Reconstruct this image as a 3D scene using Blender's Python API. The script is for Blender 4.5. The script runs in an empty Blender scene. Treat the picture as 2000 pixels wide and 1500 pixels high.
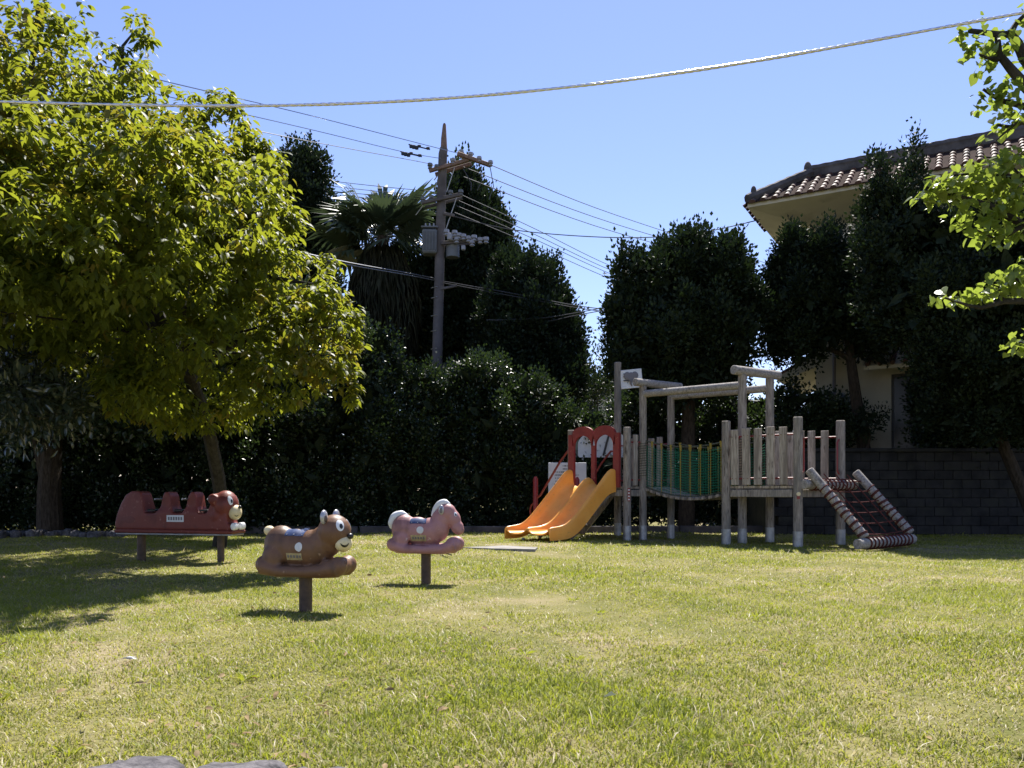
import bpy, bmesh, math, random
import numpy as np
from mathutils import Vector, Matrix, Quaternion
from mathutils.bvhtree import BVHTree
R = math.radians
S = bpy.context.scene
C = S.collection
random.seed(7)
rng = np.random.default_rng(11)
# ------------------------------------------------------------------ camera, sky, sun
F, HOR, EYE = 1570.0, 959.0, 0.95
cam_d = bpy.data.cameras.new('camera'); cam_d.sensor_width = 36.0; cam_d.lens = 36.0*F/2000.0
cam_d.shift_y = 0.1045; cam_d.clip_start = 0.05; cam_d.clip_end = 3000.0
cam = bpy.data.objects.new('camera', cam_d); C.objects.link(cam)
cam.location = (0, 0, EYE); cam.rotation_euler = (R(90), 0, 0); S.camera = cam
SUN_EL, SUN_AZ = 58.0, 14.0
w = bpy.data.worlds.new('World'); S.world = w; w.use_nodes = True
nt = w.node_tree; bg = nt.nodes['Background']
sky = nt.nodes.new('ShaderNodeTexSky'); sky.sky_type = 'NISHITA'; sky.sun_disc = False
sky.sun_elevation = R(SUN_EL); sky.sun_rotation = R(SUN_AZ); sky.air_density = 1.0; sky.dust_density = 0.1; sky.ozone_density = 5.0
wb = nt.nodes.new('ShaderNodeMix'); wb.data_type = 'RGBA'; wb.blend_type = 'MULTIPLY'; wb.inputs['Factor'].default_value = 1.0
wb.inputs['B'].default_value = (1.16, .97, 1.03, 1); nt.links.new(sky.outputs[0], wb.inputs['A'])
nt.links.new(wb.outputs['Result'], bg.inputs[0]); bg.inputs[1].default_value = 0.088
sd = bpy.data.lights.new('sun', 'SUN'); sd.energy = 5.0; sd.angle = R(0.53); sd.color = (1.0, 0.955, 0.88)
sun = bpy.data.objects.new('sun', sd); C.objects.link(sun)
sv = Vector((math.sin(R(SUN_AZ))*math.cos(R(SUN_EL)), math.cos(R(SUN_AZ))*math.cos(R(SUN_EL)), math.sin(R(SUN_EL))))
sun.rotation_euler = sv.to_track_quat('Z', 'Y').to_euler(); sun.location = (0, 0, 30)
S.view_settings.view_transform = 'Standard'; S.view_settings.look = 'None'
S.view_settings.gamma = 1.0; S.view_settings.exposure = 1.15; S.view_settings.use_curve_mapping = False

def W(px, py, D):            # the place seen at a photograph pixel, D metres away
    return Vector(((px-1000.0)/F*D, D, EYE+(HOR-py)/F*D))
def XY(px, D): return ((px-1000.0)/F*D, D)

# ------------------------------------------------------------------ materials
MATS = {}
def mat(name, col, rough=0.6, metal=0.0, spec=0.5, col2=None, scale=8.0, stretch=(1,1,1), bump=0.0, trans=0.0, tcol=None,
        detail=4.0, space='Object', bscale=None, lo=0.35, hi=0.65, col3=None, scale3=2.0, coat=0.0):
    m = bpy.data.materials.new(name); m.use_nodes = True; MATS[name] = m
    t = m.node_tree; n = t.nodes; L = t.links
    p = n['Principled BSDF']; out = n['Material Output']
    p.inputs['Roughness'].default_value = rough; p.inputs['Metallic'].default_value = metal
    p.inputs['Specular IOR Level'].default_value = spec
    p.inputs['Coat Weight'].default_value = coat
    if space == 'World': co = n.new('ShaderNodeNewGeometry').outputs['Position']
    else: co = n.new('ShaderNodeTexCoord').outputs['Object']
    mp = n.new('ShaderNodeMapping'); mp.inputs['Scale'].default_value = stretch; L.new(co, mp.inputs[0])
    csock = None
    if col2 is None:
        p.inputs['Base Color'].default_value = (*col, 1)
    else:
        nz = n.new('ShaderNodeTexNoise'); nz.inputs['Scale'].default_value = scale; nz.inputs['Detail'].default_value = detail
        nz.inputs['Roughness'].default_value = 0.65
        L.new(mp.outputs[0], nz.inputs[0])
        cr = n.new('ShaderNodeValToRGB'); cr.color_ramp.elements[0].position = lo; cr.color_ramp.elements[1].position = hi
        cr.color_ramp.elements[0].color = (*col, 1); cr.color_ramp.elements[1].color = (*col2, 1)
        L.new(nz.outputs['Fac'], cr.inputs[0]); csock = cr.outputs[0]
        if col3 is not None:
            n3 = n.new('ShaderNodeTexNoise'); n3.inputs['Scale'].default_value = scale3; n3.inputs['Detail'].default_value = 3.0
            L.new(mp.outputs[0], n3.inputs[0])
            r3 = n.new('ShaderNodeValToRGB'); r3.color_ramp.elements[0].position = 0.52; r3.color_ramp.elements[1].position = 0.66
            L.new(n3.outputs['Fac'], r3.inputs[0])
            mx = n.new('ShaderNodeMix'); mx.data_type = 'RGBA'
            L.new(r3.outputs[0], mx.inputs['Factor']); L.new(csock, mx.inputs['A']); mx.inputs['B'].default_value = (*col3, 1)
            csock = mx.outputs['Result']
        L.new(csock, p.inputs['Base Color'])
    if bump:
        nb = n.new('ShaderNodeTexNoise'); nb.inputs['Scale'].default_value = bscale or scale*3; nb.inputs['Detail'].default_value = 5.0
        L.new(mp.outputs[0], nb.inputs[0])
        b = n.new('ShaderNodeBump'); b.inputs['Strength'].default_value = min(1, bump); b.inputs['Distance'].default_value = 0.01
        L.new(nb.outputs['Fac'], b.inputs['Height']); L.new(b.outputs[0], p.inputs['Normal'])
    if trans:
        tr = n.new('ShaderNodeBsdfTranslucent')
        if tcol is None and csock: L.new(csock, tr.inputs[0])
        else:
            tr.inputs[0].default_value = (*(tcol or col), 1)
            if csock and tcol:
                mt = n.new('ShaderNodeMix'); mt.data_type = 'RGBA'; mt.blend_type = 'MIX'; mt.inputs['Factor'].default_value = 0.45
                mt.inputs['A'].default_value = (*tcol, 1); L.new(csock, mt.inputs['B']); L.new(mt.outputs['Result'], tr.inputs[0])
        ms = n.new('ShaderNodeMixShader'); ms.inputs[0].default_value = trans
        L.new(p.outputs[0], ms.inputs[1]); L.new(tr.outputs[0], ms.inputs[2]); L.new(ms.outputs[0], out.inputs[0])
    return m
WOOD = mat('weathered_wood', (.16,.135,.115), .85, 0, .25, (.36,.32,.275), 7, (6,6,.7), .5, bscale=18, col3=(.16,.15,.135), scale3=.9)
LOGM = mat('log_wood', (.19,.17,.155), .85, 0, .25, (.40,.37,.34), 7, (5,5,5), .5, bscale=30)
PLANKM = mat('plank_wood', (.22,.185,.15), .8, 0, .25, (.46,.40,.335), 6, (7,7,.6), .4, bscale=16, col3=(.2,.17,.14), scale3=1.3)
GALV = mat('galvanised_steel', (.25,.26,.27), .45, .6, .5, (.42,.43,.45), 6, (1,1,1), .1)
STEEL = mat('bolt_steel', (.12,.07,.05), .6, .5, .5, (.3,.2,.15), 30)
REDP = mat('red_paint', (.19,.018,.018), .42, 0, .5, (.25,.03,.028), 5, bump=.05)
REDD = mat('red_rail', (.19,.02,.018), .4, 0, .5)
ORANGE = mat('orange_plastic', (.84,.35,.05), .34, 0, .5, (.90,.42,.075), 3, (1,1,1), .06, trans=.06, tcol=(.9,.4,.04))
def speckle(m, scale, lo, hi, col, stretch=(1,1,1)):
    t = m.node_tree; n = t.nodes; L = t.links; p = n['Principled BSDF']; l0 = p.inputs['Base Color'].links[0].from_socket
    co = n.new('ShaderNodeTexCoord'); oi = n.new('ShaderNodeObjectInfo'); ad = n.new('ShaderNodeVectorMath'); ad.operation = 'ADD'; mp = n.new('ShaderNodeMapping'); mp.inputs['Scale'].default_value = stretch
    ml = n.new('ShaderNodeMath'); ml.operation = 'MULTIPLY'; ml.inputs[1].default_value = 40; L.new(oi.outputs['Random'], ml.inputs[0])
    L.new(co.outputs['Object'], mp.inputs[0]); L.new(mp.outputs[0], ad.inputs[0]); L.new(ml.outputs[0], ad.inputs[1])
    nz = n.new('ShaderNodeTexNoise'); nz.inputs['Scale'].default_value = scale; nz.inputs['Detail'].default_value = 6; L.new(ad.outputs[0], nz.inputs[0])
    r = n.new('ShaderNodeValToRGB'); r.color_ramp.elements[0].position = lo; r.color_ramp.elements[1].position = hi; L.new(nz.outputs['Fac'], r.inputs[0])
    mx = n.new('ShaderNodeMix'); mx.data_type = 'RGBA'; L.new(r.outputs[0], mx.inputs['Factor']); L.new(l0, mx.inputs['A']); mx.inputs['B'].default_value = (*col, 1)
    L.new(mx.outputs['Result'], p.inputs['Base Color'])
ROPE_R = mat('red_rope', (.07,.02,.018), .9, 0, .2, (.13,.04,.032), 40, bump=.6, bscale=90)
ROPE_G = mat('green_rope', (.02,.14,.075), .8, 0, .2, (.035,.20,.11), 30)
ROPE_Y = mat('yellow_rope', (.26,.19,.03), .8, 0, .2, (.36,.28,.07), 30)
ROPE_D = mat('dark_rope', (.045,.055,.04), .85, 0, .2, (.12,.12,.09), 30)
WHITEP = mat('white_paint', (.62,.63,.64), .5, 0, .4, (.72,.73,.74), 5)
GREYP = mat('grey_relief', (.17,.16,.17), .7)
DARKP = mat('dark_print', (.02,.022,.028), .6)
BROWN = mat('brown_fibreglass', (.135,.066,.034), .5, 0, .4, (.185,.095,.052), 5, bump=.12, bscale=40, col3=(.11,.058,.035), scale3=5)
PINK = mat('pink_fibreglass', (.35,.17,.17), .5, 0, .4, (.43,.22,.215), 5, bump=.12, bscale=40, col3=(.26,.125,.12), scale3=5)
REDF = mat('red_fibreglass', (.15,.030,.022), .5, 0, .4, (.20,.045,.032), 4, bump=.12, bscale=40, col3=(.13,.026,.02), scale3=4)
CREAM = mat('cream_paint', (.62,.52,.30), .5, 0, .4, (.72,.62,.40), 10)
EYEW = mat('eye_white', (.8,.8,.8), .4)
BLACK = mat('black_paint', (.012,.012,.014), .35)
BLUE = mat('blue_plate', (.02,.035,.10), .65, 0, .2, (.05,.08,.18), 20)
BRASS = mat('label_plate', (.33,.26,.13), .5, .2, .5, (.5,.42,.25), 30)
SILVER = mat('silver_plastic', (.34,.33,.36), .3, .35, .5, (.5,.49,.52), 12)
POLEB = mat('brown_spring_post', (.055,.035,.025), .6, 0, .4, (.11,.07,.045), 12)
BARK = mat('bark', (.022,.017,.012), .9, 0, .2, (.065,.05,.036), 9, (3,3,.8), .8, space='World')
BARKG = mat('grey_bark', (.02,.018,.015), .9, 0, .2, (.05,.045,.038), 9, (2,2,.8), .8, space='World')
L_MAIN = mat('bright_leaf', (.030,.055,.008), .55, 0, .3, (.10,.115,.014), .9, space='World', trans=.48, tcol=(.50,.54,.035), lo=.35, hi=.7)
L_NEW = mat('young_leaf', (.10,.10,.015), .5, 0, .3, (.15,.11,.02), 1.2, space='World', trans=.45, tcol=(.50,.46,.03))
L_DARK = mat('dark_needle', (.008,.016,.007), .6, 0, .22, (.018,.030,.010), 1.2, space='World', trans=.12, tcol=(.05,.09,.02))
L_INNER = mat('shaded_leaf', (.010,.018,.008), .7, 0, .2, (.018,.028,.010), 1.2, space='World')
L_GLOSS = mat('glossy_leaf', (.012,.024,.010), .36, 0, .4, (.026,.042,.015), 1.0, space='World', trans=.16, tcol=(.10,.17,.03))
L_HEART = mat('heart_leaf', (.07,.115,.02), .33, 0, .55, (.12,.15,.03), 3.0, space='World', trans=.45, tcol=(.48,.60,.07))
L_PALM = mat('palm_leaf', (.035,.055,.035), .40, 0, .45, (.065,.085,.05), 2.0, space='World', trans=.18, tcol=(.10,.15,.05))
THATCH = mat('palm_thatch', (.028,.034,.018), .9, 0, .2, (.05,.048,.028), 3.0, space='World')
TILE = mat('roof_tile', (.07,.034,.026), .66, 0, .3, (.12,.06,.045), 3, bump=.3, space='World', col3=(.06,.045,.04), scale3=1.5)
MORTAR = mat('grey_mortar', (.05,.046,.046), .9, 0, .2, (.12,.11,.108), 2.5, bump=.6, space='World')
CREAMW = mat('cream_wall', (.50,.46,.36), .85, 0, .2, (.58,.54,.43), 1.2, space='World', bump=.1)
GLASS = mat('window_glass', (.008,.009,.01), .25, 0, .25)
FRAME = mat('window_frame', (.05,.05,.052), .6, 0)
BLOCK = mat('dark_block', (.016,.016,.016), .95, 0, .2, (.036,.035,.034), 3.0, space='World', bump=.8, bscale=25)
CONC = mat('concrete', (.20,.19,.175), .9, 0, .2, (.30,.285,.26), 4.0, space='World', bump=.3, bscale=30)
POLEC = mat('pole_concrete', (.085,.075,.073), .85, 0, .2, (.135,.122,.12), 2.0, space='World', bump=.2)
ROCK = mat('rock', (.045,.043,.046), .95, 0, .15, (.16,.15,.155), 14.0, bump=1.0, bscale=60, detail=9, space='World')
WIRE = mat('wire', (.05,.05,.055), .5, .2)
WIREL = mat('bright_wire', (.35,.36,.38), .3, .8)
CABLE = mat('twisted_cable', (.68,.68,.74), .26, .9)
TRAFO = mat('transformer_grey', (.12,.13,.14), .6, .1, .3, (.17,.18,.19), 4)
CERAM = mat('ceramic', (.28,.28,.30), .3)
RUST = mat('rusty_arm', (.15,.09,.06), .7, .3, .4, (.25,.17,.13), 10)

speckle(WOOD, 9, .60, .72, (.07,.055,.045), (2,2,.5)); speckle(PLANKM, 9, .60, .74, (.09,.07,.055), (2,2,.5)); speckle(LOGM, 8, .60, .75, (.10,.085,.075))
speckle(ORANGE, 14, .62, .80, (.52,.24,.07), (1,1,2)); speckle(BLOCK, 2.5, .5, .72, (.04,.04,.032)); speckle(CREAMW, 1.5, .55, .8, (.33,.30,.23), (1,1,.3))
speckle(BROWN, 22, .66, .74, (.30,.20,.14)); speckle(PINK, 22, .66, .74, (.55,.42,.40)); speckle(REDF, 16, .64, .74, (.33,.16,.13)); speckle(REDP, 20, .66, .74, (.36,.14,.12))

# ------------------------------------------------------------------ mesh helpers
def me_from(name, verts, faces, m, smooth=False):
    me = bpy.data.meshes.new(name)
    me.from_pydata([tuple(v) for v in verts], [], faces); me.update()
    if m: me.materials.append(m)
    if smooth: me.polygons.foreach_set('use_smooth', [True]*len(me.polygons))
    return me
def link(name, me, parent=None, **kw):
    o = bpy.data.objects.new(name, me); C.objects.link(o)
    if parent: o.parent = parent
    for k, v in kw.items(): o[k] = v
    return o
def thing(name, label, cat, loc=(0,0,0), rz=0, group=None):
    o = bpy.data.objects.new(name, None); C.objects.link(o); o.empty_display_size = .2
    o.location = loc; o.rotation_euler = (0, 0, rz); o['label'] = label; o['category'] = cat
    if group: o['group'] = group
    return o
def tag(o, label, cat, group=None):
    o['label'] = label; o['category'] = cat
    if group: o['group'] = group
    return o
class MB:
    def __init__(s): s.v = []; s.f = []
    def add(s, vs, fs):
        b = len(s.v); s.v += [Vector(v) for v in vs]; s.f += [tuple(b+i for i in f) for f in fs]; return s
    def box(s, c, size, M=None, bev=0.0):
        x, y, z = size[0]/2, size[1]/2, size[2]/2; c = Vector(c); vs = []; 
        if bev:
            bm = bmesh.new(); bmesh.ops.create_cube(bm, size=1.0)
            for v in bm.verts: v.co = Vector((v.co.x*size[0], v.co.y*size[1], v.co.z*size[2]))
            bmesh.ops.bevel(bm, geom=bm.edges[:], offset=bev, segments=1, affect='EDGES')
            bm.verts.index_update(); vs = [v.co.copy() for v in bm.verts]; fs = [[v.index for v in f.verts] for f in bm.faces]; bm.free()
        else:
            vs = [Vector(p) for p in ((-x,-y,-z),(x,-y,-z),(x,y,-z),(-x,y,-z),(-x,-y,z),(x,-y,z),(x,y,z),(-x,y,z))]
            fs = [(0,3,2,1),(4,5,6,7),(0,1,5,4),(1,2,6,5),(2,3,7,6),(3,0,4,7)]
        return s.add([c+(M@v if M else v) for v in vs], fs)
    def tube(s, pts, rad, seg=8, cap=True, flat=1.0):
        pts = [Vector(p) for p in pts]; n = len(pts)
        if not hasattr(rad, '__len__'): rad = [rad]*n
        T = []
        for i in range(n):
            a = pts[max(0, i-1)]; b = pts[min(n-1, i+1)]; T.append((b-a).normalized())
        up = Vector((0, 0, 1)) if abs(T[0].z) < .9 else Vector((0, 1, 0))
        N = T[0].cross(up).normalized(); base = len(s.v); prev = T[0]
        for i in range(n):
            q = prev.rotation_difference(T[i]); N = (q@N); N = (N - T[i]*N.dot(T[i])).normalized(); prev = T[i]
            B = T[i].cross(N)
            for k in range(seg):
                a = 2*math.pi*k/seg; s.v.append(pts[i]+N*math.cos(a)*rad[i]*flat+B*math.sin(a)*rad[i])
        for i in range(n-1):
            for k in range(seg):
                k2 = (k+1) % seg; s.f.append((base+i*seg+k, base+i*seg+k2, base+(i+1)*seg+k2, base+(i+1)*seg+k))
        if cap:
            s.f.append(tuple(base+k for k in range(seg-1, -1, -1))); s.f.append(tuple(base+(n-1)*seg+k for k in range(seg)))
        return s
    def ctube(s, pts, rad, seg=14, sub=6, flat=1.0):
        P = [Vector(p) for p in pts]; o = []; q = []
        for i in range(len(P)-1):
            a, b, c, d = P[max(0,i-1)], P[i], P[i+1], P[min(len(P)-1,i+2)]
            for k in range(sub):
                t = k/sub; o.append(.5*((2*b)+(c-a)*t+(2*a-5*b+4*c-d)*t*t+(3*b-a-3*c+d)*t**3)); q.append(rad[i]+(rad[i+1]-rad[i])*(3*t*t-2*t**3))
        o.append(P[-1]); q.append(rad[-1]); o = [o[0]-(o[1]-o[0]).normalized()*q[0]*.8]+o+[o[-1]+(o[-1]-o[-2]).normalized()*q[-1]*.8]; q = [.003]+q+[.003]
        return s.tube(o, q, seg, flat=flat)
    def ell(s, c, r, seg=16, rings=10, M=None):
        c = Vector(c); vs = [Vector((0, 0, -1))]
        for i in range(1, rings):
            a = -math.pi/2+math.pi*i/rings
            for k in range(seg):
                t = 2*math.pi*k/seg; vs.append(Vector((math.cos(a)*math.cos(t), math.cos(a)*math.sin(t), math.sin(a))))
        vs.append(Vector((0, 0, 1))); fs = []
        for k in range(seg): fs.append((0, 1+(k+1) % seg, 1+k))
        for i in range(rings-2):
            for k in range(seg):
                a = 1+i*seg; fs.append((a+k, a+(k+1) % seg, a+seg+(k+1) % seg, a+seg+k))
        a = 1+(rings-2)*seg
        for k in range(seg): fs.append((a+k, a+(k+1) % seg, len(vs)-1))
        out = []
        for v in vs:
            v = Vector((v.x*r[0], v.y*r[1], v.z*r[2])); out.append(c+(M@v if M else v))
        return s.add(out, fs)
    def prism(s, poly, fn, d0, d1):      # poly in (u,v); fn(u,v,d) -> point
        n = len(poly); vs = [fn(u, v, d0) for u, v in poly]+[fn(u, v, d1) for u, v in poly]
        fs = [tuple(range(n)), tuple(range(2*n-1, n-1, -1))]+[(i, n+i, n+(i+1) % n, (i+1) % n) for i in range(n)]
        return s.add(vs, fs)
    def build(s, name, m, parent=None, smooth=False, **kw):
        me = me_from(name, s.v, s.f, m, smooth)
        bm = bmesh.new(); bm.from_mesh(me); bmesh.ops.recalc_face_normals(bm, faces=bm.faces); bm.to_mesh(me); bm.free()
        if smooth and smooth != 'all':
            try: me.set_sharp_from_angle(angle=R(38))
            except Exception: pass
        return link(name, me, parent, **kw)
def fuse(mb, vox, it, m):
    """weld overlapping moulded volumes into one continuous skin"""
    me = me_from('t', mb.v, mb.f, m); bm = bmesh.new(); bm.from_mesh(me); bmesh.ops.recalc_face_normals(bm, faces=bm.faces); bm.to_mesh(me); bm.free()
    o = bpy.data.objects.new('t', me); C.objects.link(o)
    a = o.modifiers.new('a', 'REMESH'); a.mode = 'VOXEL'; a.voxel_size = vox; a.use_smooth_shade = True
    b = o.modifiers.new('b', 'SMOOTH'); b.iterations = it; b.factor = .5
    dg = bpy.context.evaluated_depsgraph_get(); dg.update()
    r = bpy.data.meshes.new_from_object(o.evaluated_get(dg)); bpy.data.objects.remove(o)
    if not r.materials: r.materials.append(m)
    r.polygons.foreach_set('use_smooth', [True]*len(r.polygons))
    return r
def bvh_of(me): return BVHTree.FromPolygons([v.co for v in me.vertices], [tuple(p.vertices) for p in me.polygons])
def patch(bvh, c, n, rx, rz, name, m, parent, shape='disc', off=.003, up=(0,0,1), poly=None, arc=None, label=None):
    """a thin raised decal that lies on a body, found by shooting rays at it"""
    c = Vector(c); n = Vector(n).normalized(); up = Vector(up); r = up.cross(n).normalized(); u = n.cross(r)
    grid = []
    if shape == 'disc':
        uv = [(0, 0)]; fs = []; K = 20; J = 3
        for j in range(1, J+1):
            for k in range(K):
                a = 2*math.pi*k/K; uv.append((rx*j/J*math.cos(a), rz*j/J*math.sin(a)))
        for k in range(K): fs.append((0, 1+k, 1+(k+1) % K))
        for j in range(J-1):
            for k in range(K):
                b = 1+j*K; fs.append((b+k, b+K+k, b+K+(k+1) % K, b+(k+1) % K))
        rim = [1+(J-1)*K+k for k in range(K)]
    elif shape == 'arc':       # a smile: arc from angle a0 to a1
        a0, a1, th = arc; K = 12; uv = []; fs = []
        for k in range(K+1):
            a = R(a0+(a1-a0)*k/K); t = th*math.sin(math.pi*(k+.4)/(K+.8))
            uv += [((rx-t)*math.cos(a), (rz-t)*math.sin(a)), ((rx+t)*math.cos(a), (rz+t)*math.sin(a))]
        for k in range(K): fs.append((2*k, 2*k+1, 2*k+3, 2*k+2))
        rim = [2*k for k in range(K+1)]+[2*k+1 for k in range(K, -1, -1)]
    else:
        nx, nz = 10, 6; uv = [(-rx+2*rx*i/nx, -rz+2*rz*j/nz) for j in range(nz+1) for i in range(nx+1)]; fs = []
        for j in range(nz):
            for i in range(nx): a = j*(nx+1)+i; fs.append((a, a+1, a+nx+2, a+nx+1))
        rim = [i for i in range(nx+1)]+[j*(nx+1)+nx for j in range(1, nz+1)]+[nz*(nx+1)+i for i in range(nx-1, -1, -1)]+[j*(nx+1) for j in range(nz-1, 0, -1)]
    vs = []; last = None
    for a, b in uv:
        p = c+r*a+u*b; h = bvh.ray_cast(p+n*.5, -n)
        q = h[0] if h[0] is not None else None
        if q is not None and last is not None and abs((q-c).dot(n)-(last-c).dot(n)) > .06: q = None
        if q is None: q = (p+n*((last-c).dot(n))) if last is not None else p
        last = q; vs.append(q+n*off)
    k0 = len(vs); vs += [vs[i]-n*(off+.004) for i in rim]; L = len(rim)
    fs += [(rim[i], rim[(i+1) % L], k0+(i+1) % L, k0+i) for i in range(L)]
    o = MB().add(vs, fs).build(name, m, parent, smooth=True)
    if label: o['label'] = label
    return o

# ------------------------------------------------------------------ foliage helpers
def unit(a): return a/np.maximum(np.linalg.norm(a, axis=-1, keepdims=True), 1e-9)
OV = (np.array([(0,0,0),(.22,.36,.05),(.22,-.36,.05),(.6,.42,-.02),(.6,-.42,-.02),(1,0,-.25),(.3,0,-.03),(.65,0,-.10)]),
      [(0,6,1),(0,2,6),(6,7,3,1),(6,2,4,7),(7,5,3),(7,4,5)])
RH = (np.array([(0,0,0),(.45,.5,.08),(.45,-.5,.08),(1,0,-.1)]), [(0,2,3),(0,3,1)])
HT = (np.array([(0,0,0),(-.16,.26,.03),(.05,.50,.08),(.38,.50,.07),(.72,.25,0),(1.02,0,-.12),(.72,-.25,0),(.38,-.50,.07),(.05,-.50,.08),(-.16,-.26,.03),(.4,0,-.04)]),
      [(0,10,2,1),(2,10,4,3),(10,5,4),(0,9,8,10),(8,7,6,10),(10,6,5)])
def leaf_mesh(name, tmpl, pos, ax, nor, ln, wd, m):
    tv, tf = tmpl; n = len(pos); k = len(tv)
    X = unit(ax); Y = unit(np.cross(nor, X)); Z = np.cross(X, Y)
    ln = np.asarray(ln).reshape(-1, 1, 1); wd = np.asarray(wd).reshape(-1, 1, 1)
    V = pos[:, None, :] + X[:, None, :]*tv[None, :, 0:1]*ln + Y[:, None, :]*tv[None, :, 1:2]*wd + Z[:, None, :]*tv[None, :, 2:3]*ln
    V = V.reshape(-1, 3).astype(np.float32)
    loops = np.concatenate([np.array(f) for f in tf]); cnt = np.array([len(f) for f in tf])
    LI = (loops[None, :]+(np.arange(n)*k)[:, None]).reshape(-1).astype(np.int32)
    tot = np.tile(cnt, n); st = np.concatenate([[0], np.cumsum(tot)[:-1]]).astype(np.int32)
    me = bpy.data.meshes.new(name); me.vertices.add(len(V)); me.vertices.foreach_set('co', V.ravel())
    me.loops.add(len(LI)); me.loops.foreach_set('vertex_index', LI)
    me.polygons.add(len(st)); me.polygons.foreach_set('loop_start', st); me.polygons.foreach_set('loop_total', tot.astype(np.int32))
    me.update(calc_edges=True); me.materials.append(m)
    return me
def rdir(n): return unit(rng.normal(size=(n, 3)))
def blob_points(blobs, per, shell=.55, lump=.22):
    """points in lumpy ellipsoids; blob = (px, py, rx px, ry px, D, depth radius m)"""
    P = []; O = []
    todo = []
    for (px, py, rx, ry, D, rd) in blobs:
        c = np.array(W(px, py, D)); r = np.array([rx/F*D, rd, ry/F*D]); todo.append((c, r))
        if shell >= .5 and min(rx, ry) >= 38:
            for d_ in rdir(9):
                if d_[2] < -.5: continue
                r2 = r*rng.uniform(.15, .30)*np.array([.85, .85, 1.6]); todo.append((c+d_*r*.98, r2))
    for c, r in todo:
        area = 4*math.pi*(((r[0]*r[1])**1.6+(r[0]*r[2])**1.6+(r[1]*r[2])**1.6)/3)**(1/1.6)
        n = max(8, int(per*area)); d = rdir(n)
        ph = rng.uniform(0, 6.28, 3); ph2 = rng.uniform(0, 6.28, 3)
        lm = 1+lump*np.sin(d[:, 0]*5+ph[0])*np.sin(d[:, 1]*5+ph[1])*np.sin(d[:, 2]*6+ph[2])*1.6+lump*.5*np.sin(d[:, 0]*11+ph2[0])*np.sin(d[:, 2]*12+ph2[1])
        u = shell+(1-shell)*rng.random(n)**.5
        P.append(c+d*r*(lm*u)[:, None]); O.append(unit(d/r))
    return np.concatenate(P), np.concatenate(O)
def clumps(P, O, k, cr, ll, lw, upb=.6, flat=.5, jit=.35):
    """k leaves round every point"""
    n = len(P)*k; idx = np.repeat(np.arange(len(P)), k)
    off = rng.normal(size=(n, 3))*cr*np.array([.55, .55, .75])
    pos = P[idx]+off
    ax = unit(unit(off)+O[idx]*.5+np.array([0, 0, upb])+rng.normal(size=(n, 3))*jit)
    nor = unit(rng.normal(size=(n, 3))*flat+np.array([0, 0, .6])+O[idx]*.3)
    ln = ll*(.7+.6*rng.random(n)); wd = lw*(.7+.6*rng.random(n))
    return pos, ax, nor, ln, wd
def core_faces(blobs, f=.62):
    mb = MB()
    for (px, py, rx, ry, D, rd) in blobs:
        mb.ell(W(px, py, D), (rx/F*D*f, rd*f, ry/F*D*f), 12, 8)
    for v in mb.v: v += Vector((math.sin(v.z*5+v.x*3), math.sin(v.x*4+1), math.sin(v.y*3+v.x*5)))*.08
    return mb
def gnd(px, D, z=0.0): x, y = XY(px, D); return (x, y, z)
def dark_tree(name, label, cat, blobs, per, k, cr, ll, lw, m, base, trunk=None, tr=.12, group=None, core=.6, upb=.6, shell=.55, lump=.22, tm=None, extra=None):
    t = thing(name, label, cat, base, 0, group); inv = Vector(base)
    P, O = blob_points(blobs, per, shell, lump)
    pos, ax, nor, ln, wd = clumps(P, O, int(k*1.75), cr*1.05, ll*.72, lw*1.05, upb)
    me = leaf_mesh('crown', tm or RH, pos-np.array(base), ax, nor, ln, wd, m)
    cr_o = link('crown' if cat != 'shrub' else 'foliage', me, t); cr_o['kind'] = 'stuff'
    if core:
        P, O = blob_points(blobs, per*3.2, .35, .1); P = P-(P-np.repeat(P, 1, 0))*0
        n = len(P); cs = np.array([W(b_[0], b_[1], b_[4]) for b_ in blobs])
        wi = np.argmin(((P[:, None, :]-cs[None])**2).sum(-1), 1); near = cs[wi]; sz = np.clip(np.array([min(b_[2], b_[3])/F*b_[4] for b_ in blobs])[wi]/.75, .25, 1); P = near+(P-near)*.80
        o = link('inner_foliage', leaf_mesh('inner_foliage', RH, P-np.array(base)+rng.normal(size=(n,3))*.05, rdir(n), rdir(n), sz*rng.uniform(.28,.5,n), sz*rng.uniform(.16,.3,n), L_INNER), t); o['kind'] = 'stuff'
    if trunk is None:
        c = W(blobs[0][0], blobs[0][1], blobs[0][4]); trunk = [Vector(base), (Vector(base)*.5+c*.5)+Vector((.1, 0, 0)), c]
    mb = MB().tube([Vector(p)-inv for p in trunk], [tr*(1-.55*i/(len(trunk)-1)) for i in range(len(trunk))], 9)
    mb.build('trunk' if cat != 'shrub' else 'stem', BARK, t, smooth=True)
    if extra:
        for e in extra: MB().tube([Vector(p)-inv for p in e], [tr*.5*(1-.6*i/(len(e)-1)) for i in range(len(e))], 7).build('branch', BARK, t, smooth=True)
    return t

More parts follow.
